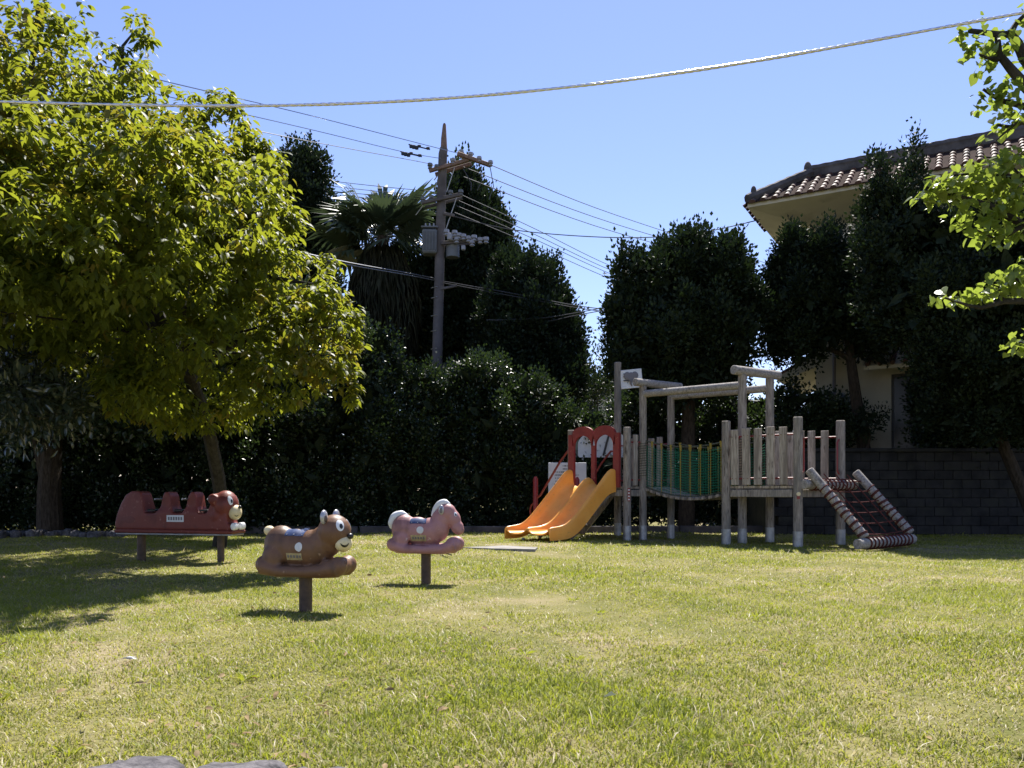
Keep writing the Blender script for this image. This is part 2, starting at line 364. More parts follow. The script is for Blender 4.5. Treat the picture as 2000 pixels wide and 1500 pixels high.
# ------------------------------------------------------------------ ground
def bump_z(x, y): return .018*np.sin(x*1.3+.5)*np.sin(y*.9)+.010*np.sin(x*3.1+y*2.3)
def lawn():
    xs = np.concatenate([[-900, -200, -60], np.arange(-16, 16.01, .25), [60, 200, 900]])
    ys = np.concatenate([[-300, -60, -10], np.arange(0, 24.01, .25), [60, 200, 1500]])
    X, Y = np.meshgrid(xs, ys); inside = (np.abs(X) < 16) & (Y > 0) & (Y < 24)
    Z = np.where(inside, bump_z(X, Y), 0)-.005
    vs = np.stack([X, Y, Z], -1).reshape(-1, 3); nx = len(xs); fs = []
    for j in range(len(ys)-1):
        for i in range(nx-1): a = j*nx+i; fs.append((a, a+1, a+nx+1, a+nx))
    m = mat('lawn_soil', (.10,.105,.025), .95, 0, .15, (.20,.175,.075), 1.1, space='World', bump=1.0, bscale=45, col3=(.24,.195,.12), scale3=.55, detail=8)
    o = link('lawn', me_from('lawn', vs.tolist(), fs, m, True)); o['kind'] = 'structure'
lawn()
def lumpn(x, y, s, ph):
    return (np.sin(x*s+ph)*np.cos(y*s*1.17+ph*2)+.6*np.sin(x*s*2.3+y*s*1.1+ph*3)+.4*np.cos(y*s*3.7-x*s*1.9+ph))/2
GRM = []
def grass_mat(name, c1, c2, t1):
    return mat(name, c1, .5, 0, .4, c2, 2.2, space='World', trans=.42, tcol=t1)
G1 = grass_mat('green_blades', (.15,.185,.018), (.22,.24,.028), (.49,.54,.04))
G2 = grass_mat('yellow_blades', (.27,.27,.042), (.34,.32,.075), (.57,.55,.085))
G3 = grass_mat('straw_blades', (.34,.29,.15), (.50,.43,.26), (.5,.44,.22))
def grass():
    bands = [(2.2, 3.6, 9000, .028, .0048), (3.6, 5.2, 8000, .025, .0052), (5.2, 8.0, 5600, .024, .0068), (8.0, 12.0, 2800, .026, .0095), (12.0, 17.0, 1200, .031, .012), (17.0, 21.5, 420, .038, .018)]
    acc = {0: [], 1: [], 2: []}
    for (y0, y1, den, h, wd) in bands:
        half = .70*y1+.9; n = int(den*(y1-y0)*2*half)
        x = rng.uniform(-half, half, n); y = rng.uniform(y0, y1, n)
        keep = np.abs(x) < .70*y+.9; x = x[keep]; y = y[keep]
        g = lumpn(x, y, .9, 1.3)+.7*lumpn(x, y, 2.9, 4.1)+.5*lumpn(x, y, 7.7, 2.2)
        bare = lumpn(x, y, .75, 5.0)+.8*lumpn(x, y, 2.1, .7)+.4*lumpn(x, y, 9., 3.)
        bare = bare+.5*lumpn(x, y, 21., 1.); g = g+.4*lumpn(x, y, 17., 3.); keep = rng.random(len(x)) < np.clip(1.15-.75*np.clip(bare, 0, 2), .25, 1); x, y, g, bare = x[keep], y[keep], g[keep], bare[keep]
        n = len(x); u = rng.random(n)
        pg = np.clip(.50+.45*g-.35*np.clip(bare, 0, 2), .05, .93); ps = np.clip(.22+.28*np.clip(bare, 0, 2)-.08*g, .08, .65)
        cls = np.where(u < pg, 0, np.where(u > 1-ps, 2, 1))
        hh = h*(.45+.9*rng.random(n))*(1+.50*np.clip(g, -1, 1.6))*np.where(cls == 2, .9, 1)
        tall = rng.random(n) < .012; hh = np.where(tall, hh*1.9, hh); cl = (cls == 2) & (rng.random(n) < .12); hh = np.where(cl, hh*2.4, hh)
        a = rng.uniform(0, 2*math.pi, n); lean = np.where(cls == 2, rng.uniform(1.2, 3.5, n), rng.uniform(.4, 2.2, n))
        dx = np.cos(a)*lean; dy = np.sin(a)*lean; nn = np.sqrt(dx*dx+dy*dy+1)
        z0 = bump_z(x, y)-.006
        base = np.stack([x, y, z0], -1); L = hh[:, None]*1.15
        D1 = np.stack([dx*.45, dy*.45, np.ones(n)], -1); D1 = unit(D1); D2 = unit(np.stack([dx*1.3, dy*1.3, np.ones(n)*.8], -1))
        a2 = a+math.pi/2+rng.normal(size=n)*.5
        ww = wd*(.6+.8*rng.random(n)); sd_ = np.stack([np.cos(a2), np.sin(a2), np.zeros(n)], -1)*ww[:, None]/2
        p1 = base+D1*L*.5; tip = p1+D2*L*.55
        for c in (0, 1, 2):
            s = cls == c
            if y0 < 5.2: V = np.stack([base-sd_, base+sd_, p1+sd_*.8, p1-sd_*.8, tip], 1)[s]; acc[c].append((V, 5))
            else: V = np.stack([base-sd_, base+sd_, tip], 1)[s]; acc[c].append((V, 3))
    for c, nm, m in ((0, 'green_grass', G1), (1, 'yellowing_grass', G2), (2, 'dry_grass', G3)):
        verts = []; loops = []; tot = []; b = 0
        for V, k in acc[c]:
            n = len(V); verts.append(V.reshape(-1, 3)); ids = (np.arange(n)*k)[:, None]+b
            if k == 5:
                loops.append(np.concatenate([ids+np.array([[0, 1, 2, 3]]), ids+np.array([[3, 2, 4]])], 1).ravel()); tot.append(np.tile([4, 3], n))
            else: loops.append((ids+np.array([[0, 1, 2]])).ravel()); tot.append(np.full(n, 3))
            b += n*k
        verts = np.concatenate(verts).astype(np.float32); loops = np.concatenate(loops).astype(np.int32); tot = np.concatenate(tot).astype(np.int32)
        me = bpy.data.meshes.new(nm); me.vertices.add(len(verts)); me.vertices.foreach_set('co', verts.ravel())
        me.loops.add(len(loops)); me.loops.foreach_set('vertex_index', loops); me.polygons.add(len(tot))
        me.polygons.foreach_set('loop_start', np.concatenate([[0], np.cumsum(tot)[:-1]]).astype(np.int32)); me.polygons.foreach_set('loop_total', tot)
        me.update(calc_edges=True); me.materials.append(m)
        o = link(nm, me); o['kind'] = 'stuff'
        o['label'] = {0: 'short green grass blades growing across the lawn', 1: 'yellow green grass blades growing across the lawn', 2: 'dry straw coloured grass blades lying in the lawn'}[c]; o['category'] = 'grass'
grass()

# terrace behind the retaining wall
mb = MB(); mb.box((15.75, 28.0, .9), (20, 20.4, 1.8)); o = mb.build('terrace_ground', mat('terrace_soil', (.06,.055,.035), .95, 0, .1, (.11,.10,.06), 2, space='World')); o['kind'] = 'structure'

# ------------------------------------------------------------------ house on the terrace
def house():
    base = Vector((5.86, 20.0, 0)); u = Vector((.865, -.502, 0)).normalized(); v = Vector((-u.y, u.x, 0))
    h = thing('tiled_house', 'cream two storey house with a red tiled skirt roof, above the block wall', 'house', (base.x, base.y, 1.8), math.atan2(u.y, u.x))
    g = 1.8; LU, LV = 13.0, 7.0; E = 8.0-g; OH = 1.38
    def P(a, b, z): return Vector((a, b, z))
    # walls as a shell with openings in front built from panels
    fw = MB(); t = .18
    wins = [(1.15, 2.55, 3.55, 4.75), (4.2, 6.4, 3.4, 5.0), (7.6, 9.6, 3.4, 5.0), (1.75, 4.6, 0.05, 2.0), (6.0, 8.6, 0.05, 2.0)]
    def wallface(fn, L, H, ws):
        us = sorted({0, L, *[w_[0] for w_ in ws], *[w_[1] for w_ in ws]}); zs = sorted({0, H, *[w_[2] for w_ in ws], *[w_[3] for w_ in ws]})
        m_ = MB()
        for i in range(len(us)-1):
            for j in range(len(zs)-1):
                cu, cz = (us[i]+us[i+1])/2, (zs[j]+zs[j+1])/2
                if any(w_[0] < cu < w_[1] and w_[2] < cz < w_[3] for w_ in ws): continue
                q = [fn(us[i], zs[j], 0), fn(us[i+1], zs[j], 0), fn(us[i+1], zs[j+1], 0), fn(us[i], zs[j+1], 0)]
                r = [fn(us[i], zs[j], t), fn(us[i+1], zs[j], t), fn(us[i+1], zs[j+1], t), fn(us[i], zs[j+1], t)]
                m_.add(q+r, [(0,1,2,3),(7,6,5,4),(0,4,5,1),(1,5,6,2),(2,6,7,3),(3,7,4,0)])
        return m_
    front = lambda a, z, d: Vector((OH+a, OH+d, z)); side = lambda a, z, d: Vector((OH+d, OH+t+.003+a, z))
    wf = wallface(front, LU-2*OH, E+.25, wins).build('wall', CREAMW, h)
    ws2 = [(1.0, 2.2, 3.6, 4.7)]
    wallface(side, LV-2*OH, E+.25, ws2).build('wall', CREAMW, h)
    MB().box((LU-OH-.1, OH+t+.003+(LV-2*OH)/2, (E+.25)/2), (.18, LV-2*OH, E+.25)).build('wall', CREAMW, h)
    for fn, ws in ((front, wins), (side, ws2)):
        for (a0, a1, z0, z1) in ws:
            fr = MB(); y0, y1 = .05, .10
            for (x0, x1, w0, w1) in ((a0, a1, z1-.06, z1), (a0, a1, z0, z0+.06), (a0, a0+.06, z0+.061, z1-.061), (a1-.06, a1, z0+.061, z1-.061), ((a0+a1)/2-.03, (a0+a1)/2+.03, z0+.061, z1-.061)):
                q = [fn(x0, w0, y0), fn(x1, w0, y0), fn(x1, w1, y0), fn(x0, w1, y0), fn(x0, w0, y1), fn(x1, w0, y1), fn(x1, w1, y1), fn(x0, w1, y1)]
                fr.add(q, [(0,1,2,3),(7,6,5,4),(0,4,5,1),(1,5,6,2),(2,6,7,3),(3,7,4,0)])
            fo = fr.build('window_frame', FRAME, h)
            for x0, x1 in ((a0+.061, (a0+a1)/2-.031), ((a0+a1)/2+.031, a1-.061)):
                MB().add([fn(x0, z0+.06, .07), fn(x1, z0+.06, .07), fn(x1, z1-.06, .07), fn(x0, z1-.06, .07), fn(x0, z0+.06, .08), fn(x1, z0+.06, .08), fn(x1, z1-.06, .08), fn(x0, z1-.06, .08)],
                         [(0,1,2,3),(7,6,5,4),(0,4,5,1),(1,5,6,2),(2,6,7,3),(3,7,4,0)]).build('pane', GLASS, fo)
    MB().box((LU/2, LV/2, 2.9), (LU-2*OH-.4, LV-2*OH-.4, .15)).build('floor_slab', CREAMW, h)
    # sloping soffit + fascia
    s = MB(); rin = OH-.05; zi = E+.22
    o4 = [P(0,0,E), P(LU,0,E), P(LU,LV,E), P(0,LV,E)]; i4 = [P(rin,rin,zi-.55), P(LU-rin,rin,zi-.55), P(LU-rin,LV-rin,zi-.55), P(rin,LV-rin,zi-.55)]
    o4b = [p+Vector((0,0,.10)) for p in o4]
    top4 = [P(1.3,1.3,E+.92), P(LU-1.3,1.3,E+.92), P(LU-1.3,LV-1.3,E+.92), P(1.3,LV-1.3,E+.92)]
    vs = o4+i4+o4b+top4; fs = []
    for k in range(4):
        k2 = (k+1) % 4; fs += [(k, 4+k, 4+k2, k2), (k, k2, 8+k2, 8+k), (8+k, 8+k2, 12+k2, 12+k)]
    fs += [(12,13,14,15), (4,7,6,5)]
    s.add(vs, fs); s.build('eaves', CREAMW, h)
    # flat tile bed
    bed = MB(); e = .03
    ob = [P(-.04,-.04,E+.115), P(LU+.04,-.04,E+.115), P(LU+.04,LV+.04,E+.115), P(-.04,LV+.04,E+.115)]; tb = [p+Vector((0,0,.045)) for p in top4]
    vb = ob+tb+[p-Vector((0,0,.03)) for p in ob]
    bed.add(vb, [(k, (k+1) % 4, 4+(k+1) % 4, 4+k) for k in range(4)]+[(8+k, 8+(k+1) % 4, (k+1) % 4, k) for k in range(4)])
    bed.build('tile_bed', mat('old_tile_bed', (.03,.02,.017), 1.0, 0, .05, (.055,.035,.03), 4, space='World'), h)
    # round cover tiles one by one on the two faces in view
    sl = math.atan2(.83, 1.34); n_r = 6; TL = .30
    tm = MB(); K = 7
    for i, (r0, zz) in enumerate(((.062, 0), (.078, TL))):
        for k in range(K+1):
            a = math.pi*k/K; tm.v.append(Vector((math.cos(a)*r0, zz, math.sin(a)*r0*.95+.012*(i))))
    for k in range(K): tm.f.append((k, k+1, K+2+k, K+1+k))
    tm.v += [Vector((0, 0, 0)), Vector((0, TL, 0))]
    for k in range(K): tm.f.append((k+1, k, 2*K+2)); tm.f.append((K+1+k, K+2+k, 2*K+3))
    tme = me_from('tile', tm.v, tm.f, TILE, True); tme.set_sharp_from_angle(angle=R(40))
    def tiles(org, along, inward, L, cnt_max):
        n = int(L/.27); c = 0
        for i in range(n):
            a = .14+i*.27
            for r_ in range(n_r):
                d = r_*.245
                if a < d*1.0-.02 or a > L-d+.02: continue
                if d > 1.28: continue
                if c >= cnt_max: return
                c += 1
                o = link('tile', tme, h)
                pos = org+along*a+inward*d+Vector((0, 0, .13+d*math.tan(sl)))
                # tile local: +y runs down slope
                Yv = (-inward*math.cos(sl)+Vector((0, 0, -math.sin(sl)))).normalized(); Xv = along; Zv = Xv.cross(Yv)
                if Zv.z < 0: Xv = -Xv; Zv = Xv.cross(Yv)
                M = Matrix((Xv, Yv, Zv)).transposed().to_4x4(); M.translation = pos+Yv*-.16+Vector((random.uniform(-.006,.006), 0, random.uniform(-.004,.006)))
                o.matrix_local = M@Matrix.Rotation(random.uniform(-.03, .03), 4, 'Z')
    tiles(P(0,0,E), Vector((1,0,0)), Vector((0,1,0)), LU, 250)
    tiles(P(0,0,E), Vector((0,1,0)), Vector((1,0,0)), 2.6, 45)
    # hip and ridge caps
    def cap(a, b, n, r):
        m_ = MB(); pts = [a+(b-a)*i/(n*2) for i in range(n*2+1)]
        m_.tube(pts, [r*(1+.10*(i % 2)) for i in range(len(pts))], 8); return m_
    hp0, hp1 = P(0,0,E+.20), P(1.3,1.3,E+1.06)
    cap(hp0, hp1, 7, .13).build('hip_cap', MORTAR, h, smooth=True)
    rp0, rp1 = P(1.2,1.3,E+1.02), P(LU-1.3,1.3,E+1.02)
    rb = MB().box((LU/2, 1.3, E+1.0), (LU-2.5, .22, .22), bev=.03); rb.build('ridge_wall', MORTAR, h)
    cap(rp0+Vector((0,0,.10)), rp1+Vector((0,0,.10)), 38, .12).build('ridge_cap', MORTAR, h, smooth=True)
    MB().ell((1.2, 1.3, E+1.16), (.10, .13, .20), 10, 8).box((1.2, 1.3, E+.98), (.16, .2, .2), bev=.04).build('ridge_end_ornament', MORTAR, h, smooth=True)
    MB().ell((.12, .12, E+.42), (.07, .09, .14), 10, 8).box((.12, .12, E+.29), (.14, .14, .2), bev=.03).build('corner_ornament', MORTAR, h, smooth=True)
    # lower pent roofs
    for (a0, a1, b0) in ((2.6, 11.5, OH-.95),):
        z0 = 2.02; p = MB()
        p.add([P(a0,b0,z0), P(a1,b0,z0), P(a1,OH-.003,z0+.25), P(a0,OH-.003,z0+.25), P(a0,b0,z0+.09), P(a1,b0,z0+.09), P(a1,OH-.003,z0+.58), P(a0,OH-.003,z0+.58)],
              [(0,1,2,3),(7,6,5,4),(0,4,5,1),(1,5,6,2),(2,6,7,3),(3,7,4,0)])
        pr = p.build('pent_roof', CREAMW, h)
        rr = MB(); a = a0+.1
        while a < a1: rr.tube([P(a, b0-.05, z0+.12), P(a, OH-.02, z0+.60)], .055, 7); a += .27
        rr.build('tile_row', TILE, pr, smooth=True, kind='stuff')
    p = MB().add([P(OH-.95,OH,2.02),P(OH-.003,OH,2.3),P(OH-.003,5,2.3),P(OH-.95,5,2.02),P(OH-.95,OH,2.12),P(OH-.003,OH,2.62),P(OH-.003,5,2.62),P(OH-.95,5,2.12)],
        [(0,1,2,3),(7,6,5,4),(0,4,5,1),(1,5,6,2),(2,6,7,3),(3,7,4,0)]); pr = p.build('pent_roof', CREAMW, h)
    rr = MB()
    for i in range(13): rr.tube([P(OH-1.0, OH+.1+i*.27, 2.15), P(OH-.02, OH+.1+i*.27, 2.65)], .055, 7)
    rr.build('tile_row', TILE, pr, smooth=True, kind='stuff')
    MB().tube([P(OH+.45, OH-.06, 0), P(OH+.45, OH-.06, E-.3)], .04, 8).build('downpipe', GREYP, h, smooth=True)
house()

# ------------------------------------------------------------------ small white house far behind
h2 = thing('white_house', 'small white roofed house glimpsed far behind between the dark trees', 'house', gnd(1190, 42))
for nm, a, b, m in (('wall', (0, 0, 3.1), (5.0, 5, 6.2), CREAMW), ('roof', (0.1, 0, 6.36), (5.8, 5.8, .3), WHITEP)):
    MB().box(a, b, bev=.03).build(nm, m, h2)
for i in range(3):
    f = MB().box((-1.5+i*1.5, -2.515, 4.9), (.9, .05, .9)).build('window', FRAME, h2)
    MB().box((-1.5+i*1.5, -2.55, 4.9), (.8, .03, .8)).build('pane', GLASS, f)

# ------------------------------------------------------------------ retaining wall of dark blocks
rw = thing('block_wall', 'dark weathered concrete block retaining wall below the tiled house', 'wall', (5.6, 17.5, 0))
cnt = 0
bme = MB().box((0, 0, 0), (.392, .14, .192), bev=.008); bmesh_ = me_from('block', bme.v, bme.f, BLOCK)
for r_ in range(9):
    z = .1+r_*.2; x = (0.2 if r_ % 2 else 0.0)
    while x < 12 and cnt < 300:
        o = link('block', bmesh_, rw); o.location = (x+.2, .07+random.uniform(-.006, .006), z); cnt += 1; x += .4
MB().box((6.2, .215, .9), (12.4, .14, 1.8)).build('backing', BLOCK, rw)
MB().box((6.2, .12, 1.84), (12.5, .36, .08), bev=.012).build('coping', BLOCK, rw)

# ------------------------------------------------------------------ background trees and shrubs
def T(*a, **k): return dark_tree(*a, **k)
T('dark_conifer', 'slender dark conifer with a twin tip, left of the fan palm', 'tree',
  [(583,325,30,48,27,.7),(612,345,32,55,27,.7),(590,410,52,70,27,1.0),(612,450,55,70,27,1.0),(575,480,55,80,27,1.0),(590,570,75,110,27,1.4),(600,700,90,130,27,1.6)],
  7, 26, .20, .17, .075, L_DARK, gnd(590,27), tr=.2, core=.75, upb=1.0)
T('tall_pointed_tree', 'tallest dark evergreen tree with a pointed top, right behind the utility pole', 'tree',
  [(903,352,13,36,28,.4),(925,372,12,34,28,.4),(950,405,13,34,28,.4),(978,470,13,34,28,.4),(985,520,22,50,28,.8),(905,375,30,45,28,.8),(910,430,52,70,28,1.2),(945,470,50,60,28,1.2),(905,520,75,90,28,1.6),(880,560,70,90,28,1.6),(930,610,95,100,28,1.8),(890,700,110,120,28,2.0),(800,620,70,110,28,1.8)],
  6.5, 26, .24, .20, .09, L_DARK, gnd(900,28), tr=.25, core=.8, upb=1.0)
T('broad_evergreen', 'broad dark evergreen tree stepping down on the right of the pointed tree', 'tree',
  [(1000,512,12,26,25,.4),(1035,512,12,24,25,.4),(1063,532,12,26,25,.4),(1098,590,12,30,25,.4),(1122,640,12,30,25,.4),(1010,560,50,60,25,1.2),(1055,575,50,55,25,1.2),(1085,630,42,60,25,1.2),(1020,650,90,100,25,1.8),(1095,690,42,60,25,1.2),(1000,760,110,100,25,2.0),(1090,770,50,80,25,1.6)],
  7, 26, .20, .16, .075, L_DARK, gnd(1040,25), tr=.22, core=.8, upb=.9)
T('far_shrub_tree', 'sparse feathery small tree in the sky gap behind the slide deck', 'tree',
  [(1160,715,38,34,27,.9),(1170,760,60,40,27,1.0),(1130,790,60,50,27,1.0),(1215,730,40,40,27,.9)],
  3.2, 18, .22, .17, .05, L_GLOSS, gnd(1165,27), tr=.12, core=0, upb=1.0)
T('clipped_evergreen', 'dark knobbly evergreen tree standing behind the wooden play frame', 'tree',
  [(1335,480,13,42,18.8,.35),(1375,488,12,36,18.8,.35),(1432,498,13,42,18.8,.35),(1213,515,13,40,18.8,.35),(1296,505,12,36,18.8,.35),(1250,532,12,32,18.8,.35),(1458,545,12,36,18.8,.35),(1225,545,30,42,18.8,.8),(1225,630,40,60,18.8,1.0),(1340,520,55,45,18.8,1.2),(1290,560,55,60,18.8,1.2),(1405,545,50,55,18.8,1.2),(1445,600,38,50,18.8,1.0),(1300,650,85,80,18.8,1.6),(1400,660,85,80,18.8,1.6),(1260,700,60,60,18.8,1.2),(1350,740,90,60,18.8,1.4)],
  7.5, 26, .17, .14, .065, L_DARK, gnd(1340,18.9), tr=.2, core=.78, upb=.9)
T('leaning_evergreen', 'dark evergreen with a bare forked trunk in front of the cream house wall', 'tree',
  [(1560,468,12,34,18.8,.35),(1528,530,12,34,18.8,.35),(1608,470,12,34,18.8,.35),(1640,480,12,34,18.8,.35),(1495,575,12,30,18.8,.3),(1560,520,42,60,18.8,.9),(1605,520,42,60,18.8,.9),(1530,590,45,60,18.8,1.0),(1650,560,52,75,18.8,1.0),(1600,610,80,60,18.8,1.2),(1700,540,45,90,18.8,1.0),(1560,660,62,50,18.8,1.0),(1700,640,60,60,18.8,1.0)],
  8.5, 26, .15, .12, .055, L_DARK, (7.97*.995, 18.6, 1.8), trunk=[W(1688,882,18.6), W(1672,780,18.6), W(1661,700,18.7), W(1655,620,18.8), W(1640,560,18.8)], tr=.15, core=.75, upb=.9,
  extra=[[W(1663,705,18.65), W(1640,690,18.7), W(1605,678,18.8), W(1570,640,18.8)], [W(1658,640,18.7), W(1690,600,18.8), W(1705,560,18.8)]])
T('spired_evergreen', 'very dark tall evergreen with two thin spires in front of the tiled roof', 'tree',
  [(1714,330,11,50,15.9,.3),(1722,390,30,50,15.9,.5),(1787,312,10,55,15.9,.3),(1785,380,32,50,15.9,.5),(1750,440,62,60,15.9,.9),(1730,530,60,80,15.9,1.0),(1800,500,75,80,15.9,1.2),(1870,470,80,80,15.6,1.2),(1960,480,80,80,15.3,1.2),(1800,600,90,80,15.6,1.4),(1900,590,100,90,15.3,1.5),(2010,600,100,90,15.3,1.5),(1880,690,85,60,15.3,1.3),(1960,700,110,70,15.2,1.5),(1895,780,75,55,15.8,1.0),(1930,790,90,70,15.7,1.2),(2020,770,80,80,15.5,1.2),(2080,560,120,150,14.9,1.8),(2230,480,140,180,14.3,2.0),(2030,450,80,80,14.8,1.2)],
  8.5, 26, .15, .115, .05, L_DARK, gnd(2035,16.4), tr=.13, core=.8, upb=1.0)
T('terrace_bush', 'dark bush spreading along the block wall at the right edge', 'shrub',
  [(1860,790,90,70,18.4,.8),(1960,800,90,80,18.3,.8),(1900,850,110,40,18.2,.7),(2050,780,90,110,18.2,1.0)],
  7, 22, .16, .12, .06, L_GLOSS, (10.3, 18.3, 1.8), tr=.06, core=.75)
T('small_bush', 'small round dark bush at the foot of the forked trunk', 'shrub',
  [(1692,822,36,28,18.2,.4),(1668,835,26,22,18.2,.35)], 9, 22, .11, .09, .045, L_DARK, (8.0, 18.2, 1.8), tr=.04, core=.7)
T('camellia_bush', 'glossy leaved dark bush behind the right play deck', 'shrub',
  [(1540,800,60,45,19.6,.8),(1605,805,50,42,19.4,.8),(1500,850,60,50,19.6,.8),(1590,860,60,50,19.4,.8)],
  8, 22, .13, .10, .055, L_GLOSS, gnd(1555,19.4), tr=.06, core=.7)
T('tangled_bush', 'loose bush with light shining through behind the rope bridge', 'shrub',
  [(1260,800,60,55,21,.8),(1340,830,70,60,21,.9),(1430,820,70,60,21,.9),(1250,890,70,60,21,.9),(1400,900,90,60,21,.9),(1500,920,80,60,20.6,.9),(1330,960,90,50,20.6,.8),(1250,985,90,45,20.4,.9),(1400,990,100,40,20.4,.9),(1540,960,80,60,20.2,.9)],
  5.5, 22, .17, .12, .06, L_GLOSS, gnd(1350,21), tr=.06, core=.6)
shr = [('glossy_shrub', 'tall rounded glossy shrub beside the yellow green tree crown', [(715,700,75,58,20.5,1.3),(700,790,85,80,20.2,1.4),(725,880,75,80,20,1.3),(690,960,90,60,19.8,1.2)], L_GLOSS),
       ('hedge_shrub', 'dark hedge shrub standing in front of the utility pole foot', [(830,770,60,50,21,1.2),(850,850,80,80,20.8,1.3),(820,940,90,70,20.5,1.2)], L_GLOSS),
       ('hedge_shrub', 'rounded hedge shrub just right of the utility pole', [(925,750,62,52,21,1.2),(960,830,75,70,20.8,1.3),(930,930,90,80,20.5,1.3)], L_GLOSS),
       ('hedge_shrub', 'speckled hedge shrub directly behind the slide', [(1040,790,62,52,21,1.2),(1060,860,75,65,20.8,1.3),(1030,940,85,70,20.5,1.2)], L_GLOSS),
       ('hedge_shrub', 'sparse hedge shrub between the slide and the tall sign post', [(1140,850,62,50,20.6,1.0),(1180,920,60,60,20.4,1.0),(1130,950,60,50,20.2,1.0)], L_GLOSS),
       ('hedge_shrub', 'black shaded hedge shrub behind the brown bear rider', [(590,830,85,80,19.6,1.3),(560,920,95,80,19.2,1.3),(620,980,90,50,19,1.2)], L_GLOSS),
       ('hedge_shrub', 'black shaded hedge shrub behind the red dog rider', [(450,820,90,90,19.4,1.3),(400,920,95,90,19,1.3),(470,980,90,50,18.8,1.2)], L_GLOSS),
       ('hedge_shrub', 'black shaded hedge shrub right of the thick dark trunk', [(290,830,95,90,19.4,1.3),(260,930,95,90,19,1.3),(300,990,95,45,18.8,1.2)], L_GLOSS),
       ('hedge_shrub', 'black shaded hedge shrub behind the thick dark trunk', [(130,830,95,95,19.4,1.3),(100,930,105,90,19,1.3),(130,995,95,40,18.8,1.1)], L_GLOSS),
       ('hedge_shrub', 'black shaded hedge shrub at the left edge', [(-30,830,95,95,19.4,1.3),(-60,930,105,90,19,1.3),(-20,995,95,40,18.8,1.1)], L_GLOSS)]
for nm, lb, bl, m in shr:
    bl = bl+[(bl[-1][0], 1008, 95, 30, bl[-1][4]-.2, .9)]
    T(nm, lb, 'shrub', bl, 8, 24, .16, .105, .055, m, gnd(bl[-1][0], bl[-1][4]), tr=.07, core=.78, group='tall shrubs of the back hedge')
# dark back tree with the thick trunk at the left
T('thick_trunk_tree', 'dark tree with a thick black forked trunk at the left edge', 'tree',
  [(60,700,110,90,16.5,1.6),(200,660,120,90,16.8,1.6),(330,700,110,80,17,1.5),(60,540,130,120,16.8,1.8),(250,520,140,120,17.2,1.8),(420,640,90,90,17.4,1.5),(-80,620,120,160,16.5,1.8),(380,520,90,90,17.6,1.5),(510,570,70,60,16.8,1.3),(575,640,50,48,16.6,1.0),(490,690,80,55,16.8,1.2),(560,740,70,50,16.8,1.0),(90,800,110,60,16.4,1.4),(260,790,100,55,16.4,1.3)],
  5, 22, .22, .15, .08, L_GLOSS, gnd(95,17.3), trunk=[Vector(gnd(98,17.3)), W(96,960,17.3), W(102,860,17.2), W(120,780,17), W(150,700,17)], tr=.27, core=.6,
  extra=[[W(97,990,17.3), W(80,900,17.2), W(60,800,17), W(50,700,17)]])

# ------------------------------------------------------------------ fan palm
def palm():
    D = 25.0; base = Vector(gnd(748, D)); t = thing('fan_palm', 'fan palm with a shaggy dead skirt left of the utility pole', 'palm tree', base)
    c = W(748, 462, D)-base
    MB().tube([Vector((0,0,0)), Vector((.05,0,c.z*.5)), c], [.26,.2,.18], 10).build('trunk', BARK, t, smooth=True)
    rr = random.Random(5)
    def frond(az, el, L, m, nm, blade=1.0):
        d = Vector((math.cos(az)*math.cos(el), math.sin(az)*math.cos(el), math.sin(el)))
        side = d.cross(Vector((0,0,1))); side = side.normalized() if side.length > .05 else Vector((1,0,0)); up = side.cross(d).normalized()
        mb = MB(); hub = c+d*L*.42+Vector((0,0,-.08*L)); mb.tube([c, c+d*L*.25+up*.03, hub], [.03,.022,.016], 4)
        n = 22; fold = rr.uniform(.1, .5)
        for i in range(n):
            a = R(-105+210*i/(n-1)); ld = (d*math.cos(a)+side*math.sin(a)+up*(-abs(math.sin(a))*fold)).normalized()
            l = L*.62*blade*(1-.25*abs(math.sin(a*.8)))*rr.uniform(.9, 1.1); wv = ld.cross(up).normalized()*.028*L
            p0 = hub; p1 = hub+ld*l*.6; p2 = hub+ld*l+Vector((0,0,-l*rr.uniform(.10,.30)))
            mb.add([p0-wv*.3, p0+wv*.3, p1+wv, p1-wv, p2], [(0,1,2,3),(3,2,4)])
        mb.build(nm, m, t)
    for i in range(28):
        frond(rr.uniform(0, 6.28), math.asin(rr.uniform(-.25, .98)), rr.uniform(1.5, 2.2), L_PALM, 'frond')
    for az, el in ((R(160), R(45)), (R(182), R(30)), (R(100), R(70)), (R(60), R(60)), (R(-20), R(45)), (R(200), R(8)), (R(170), R(62)), (R(185), R(-12))):
        frond(az, el, 2.7, L_PALM, 'frond')
    P = []; n = 5000
    a = rng.uniform(0, 6.28, n); z = rng.uniform(0, 1, n); r = (.30+.70*np.sin(z*2.6+.3))*(.6+.4*rng.random(n))
    P = np.stack([np.cos(a)*r, np.sin(a)*r, c.z-.2-z*3.6], -1)+np.array([c.x, c.y, 0])
    ax = np.stack([np.cos(a)*.25, np.sin(a)*.25, -np.ones(n)], -1)+rng.normal(size=(n,3))*.12
    nor = np.stack([np.cos(a), np.sin(a), np.zeros(n)], -1)+rng.normal(size=(n,3))*.4
    link('dead_frond_skirt', leaf_mesh('skirt', RH, P, ax, nor, rng.uniform(.5,1.0,n), rng.uniform(.03,.07,n), THATCH), t)
palm()

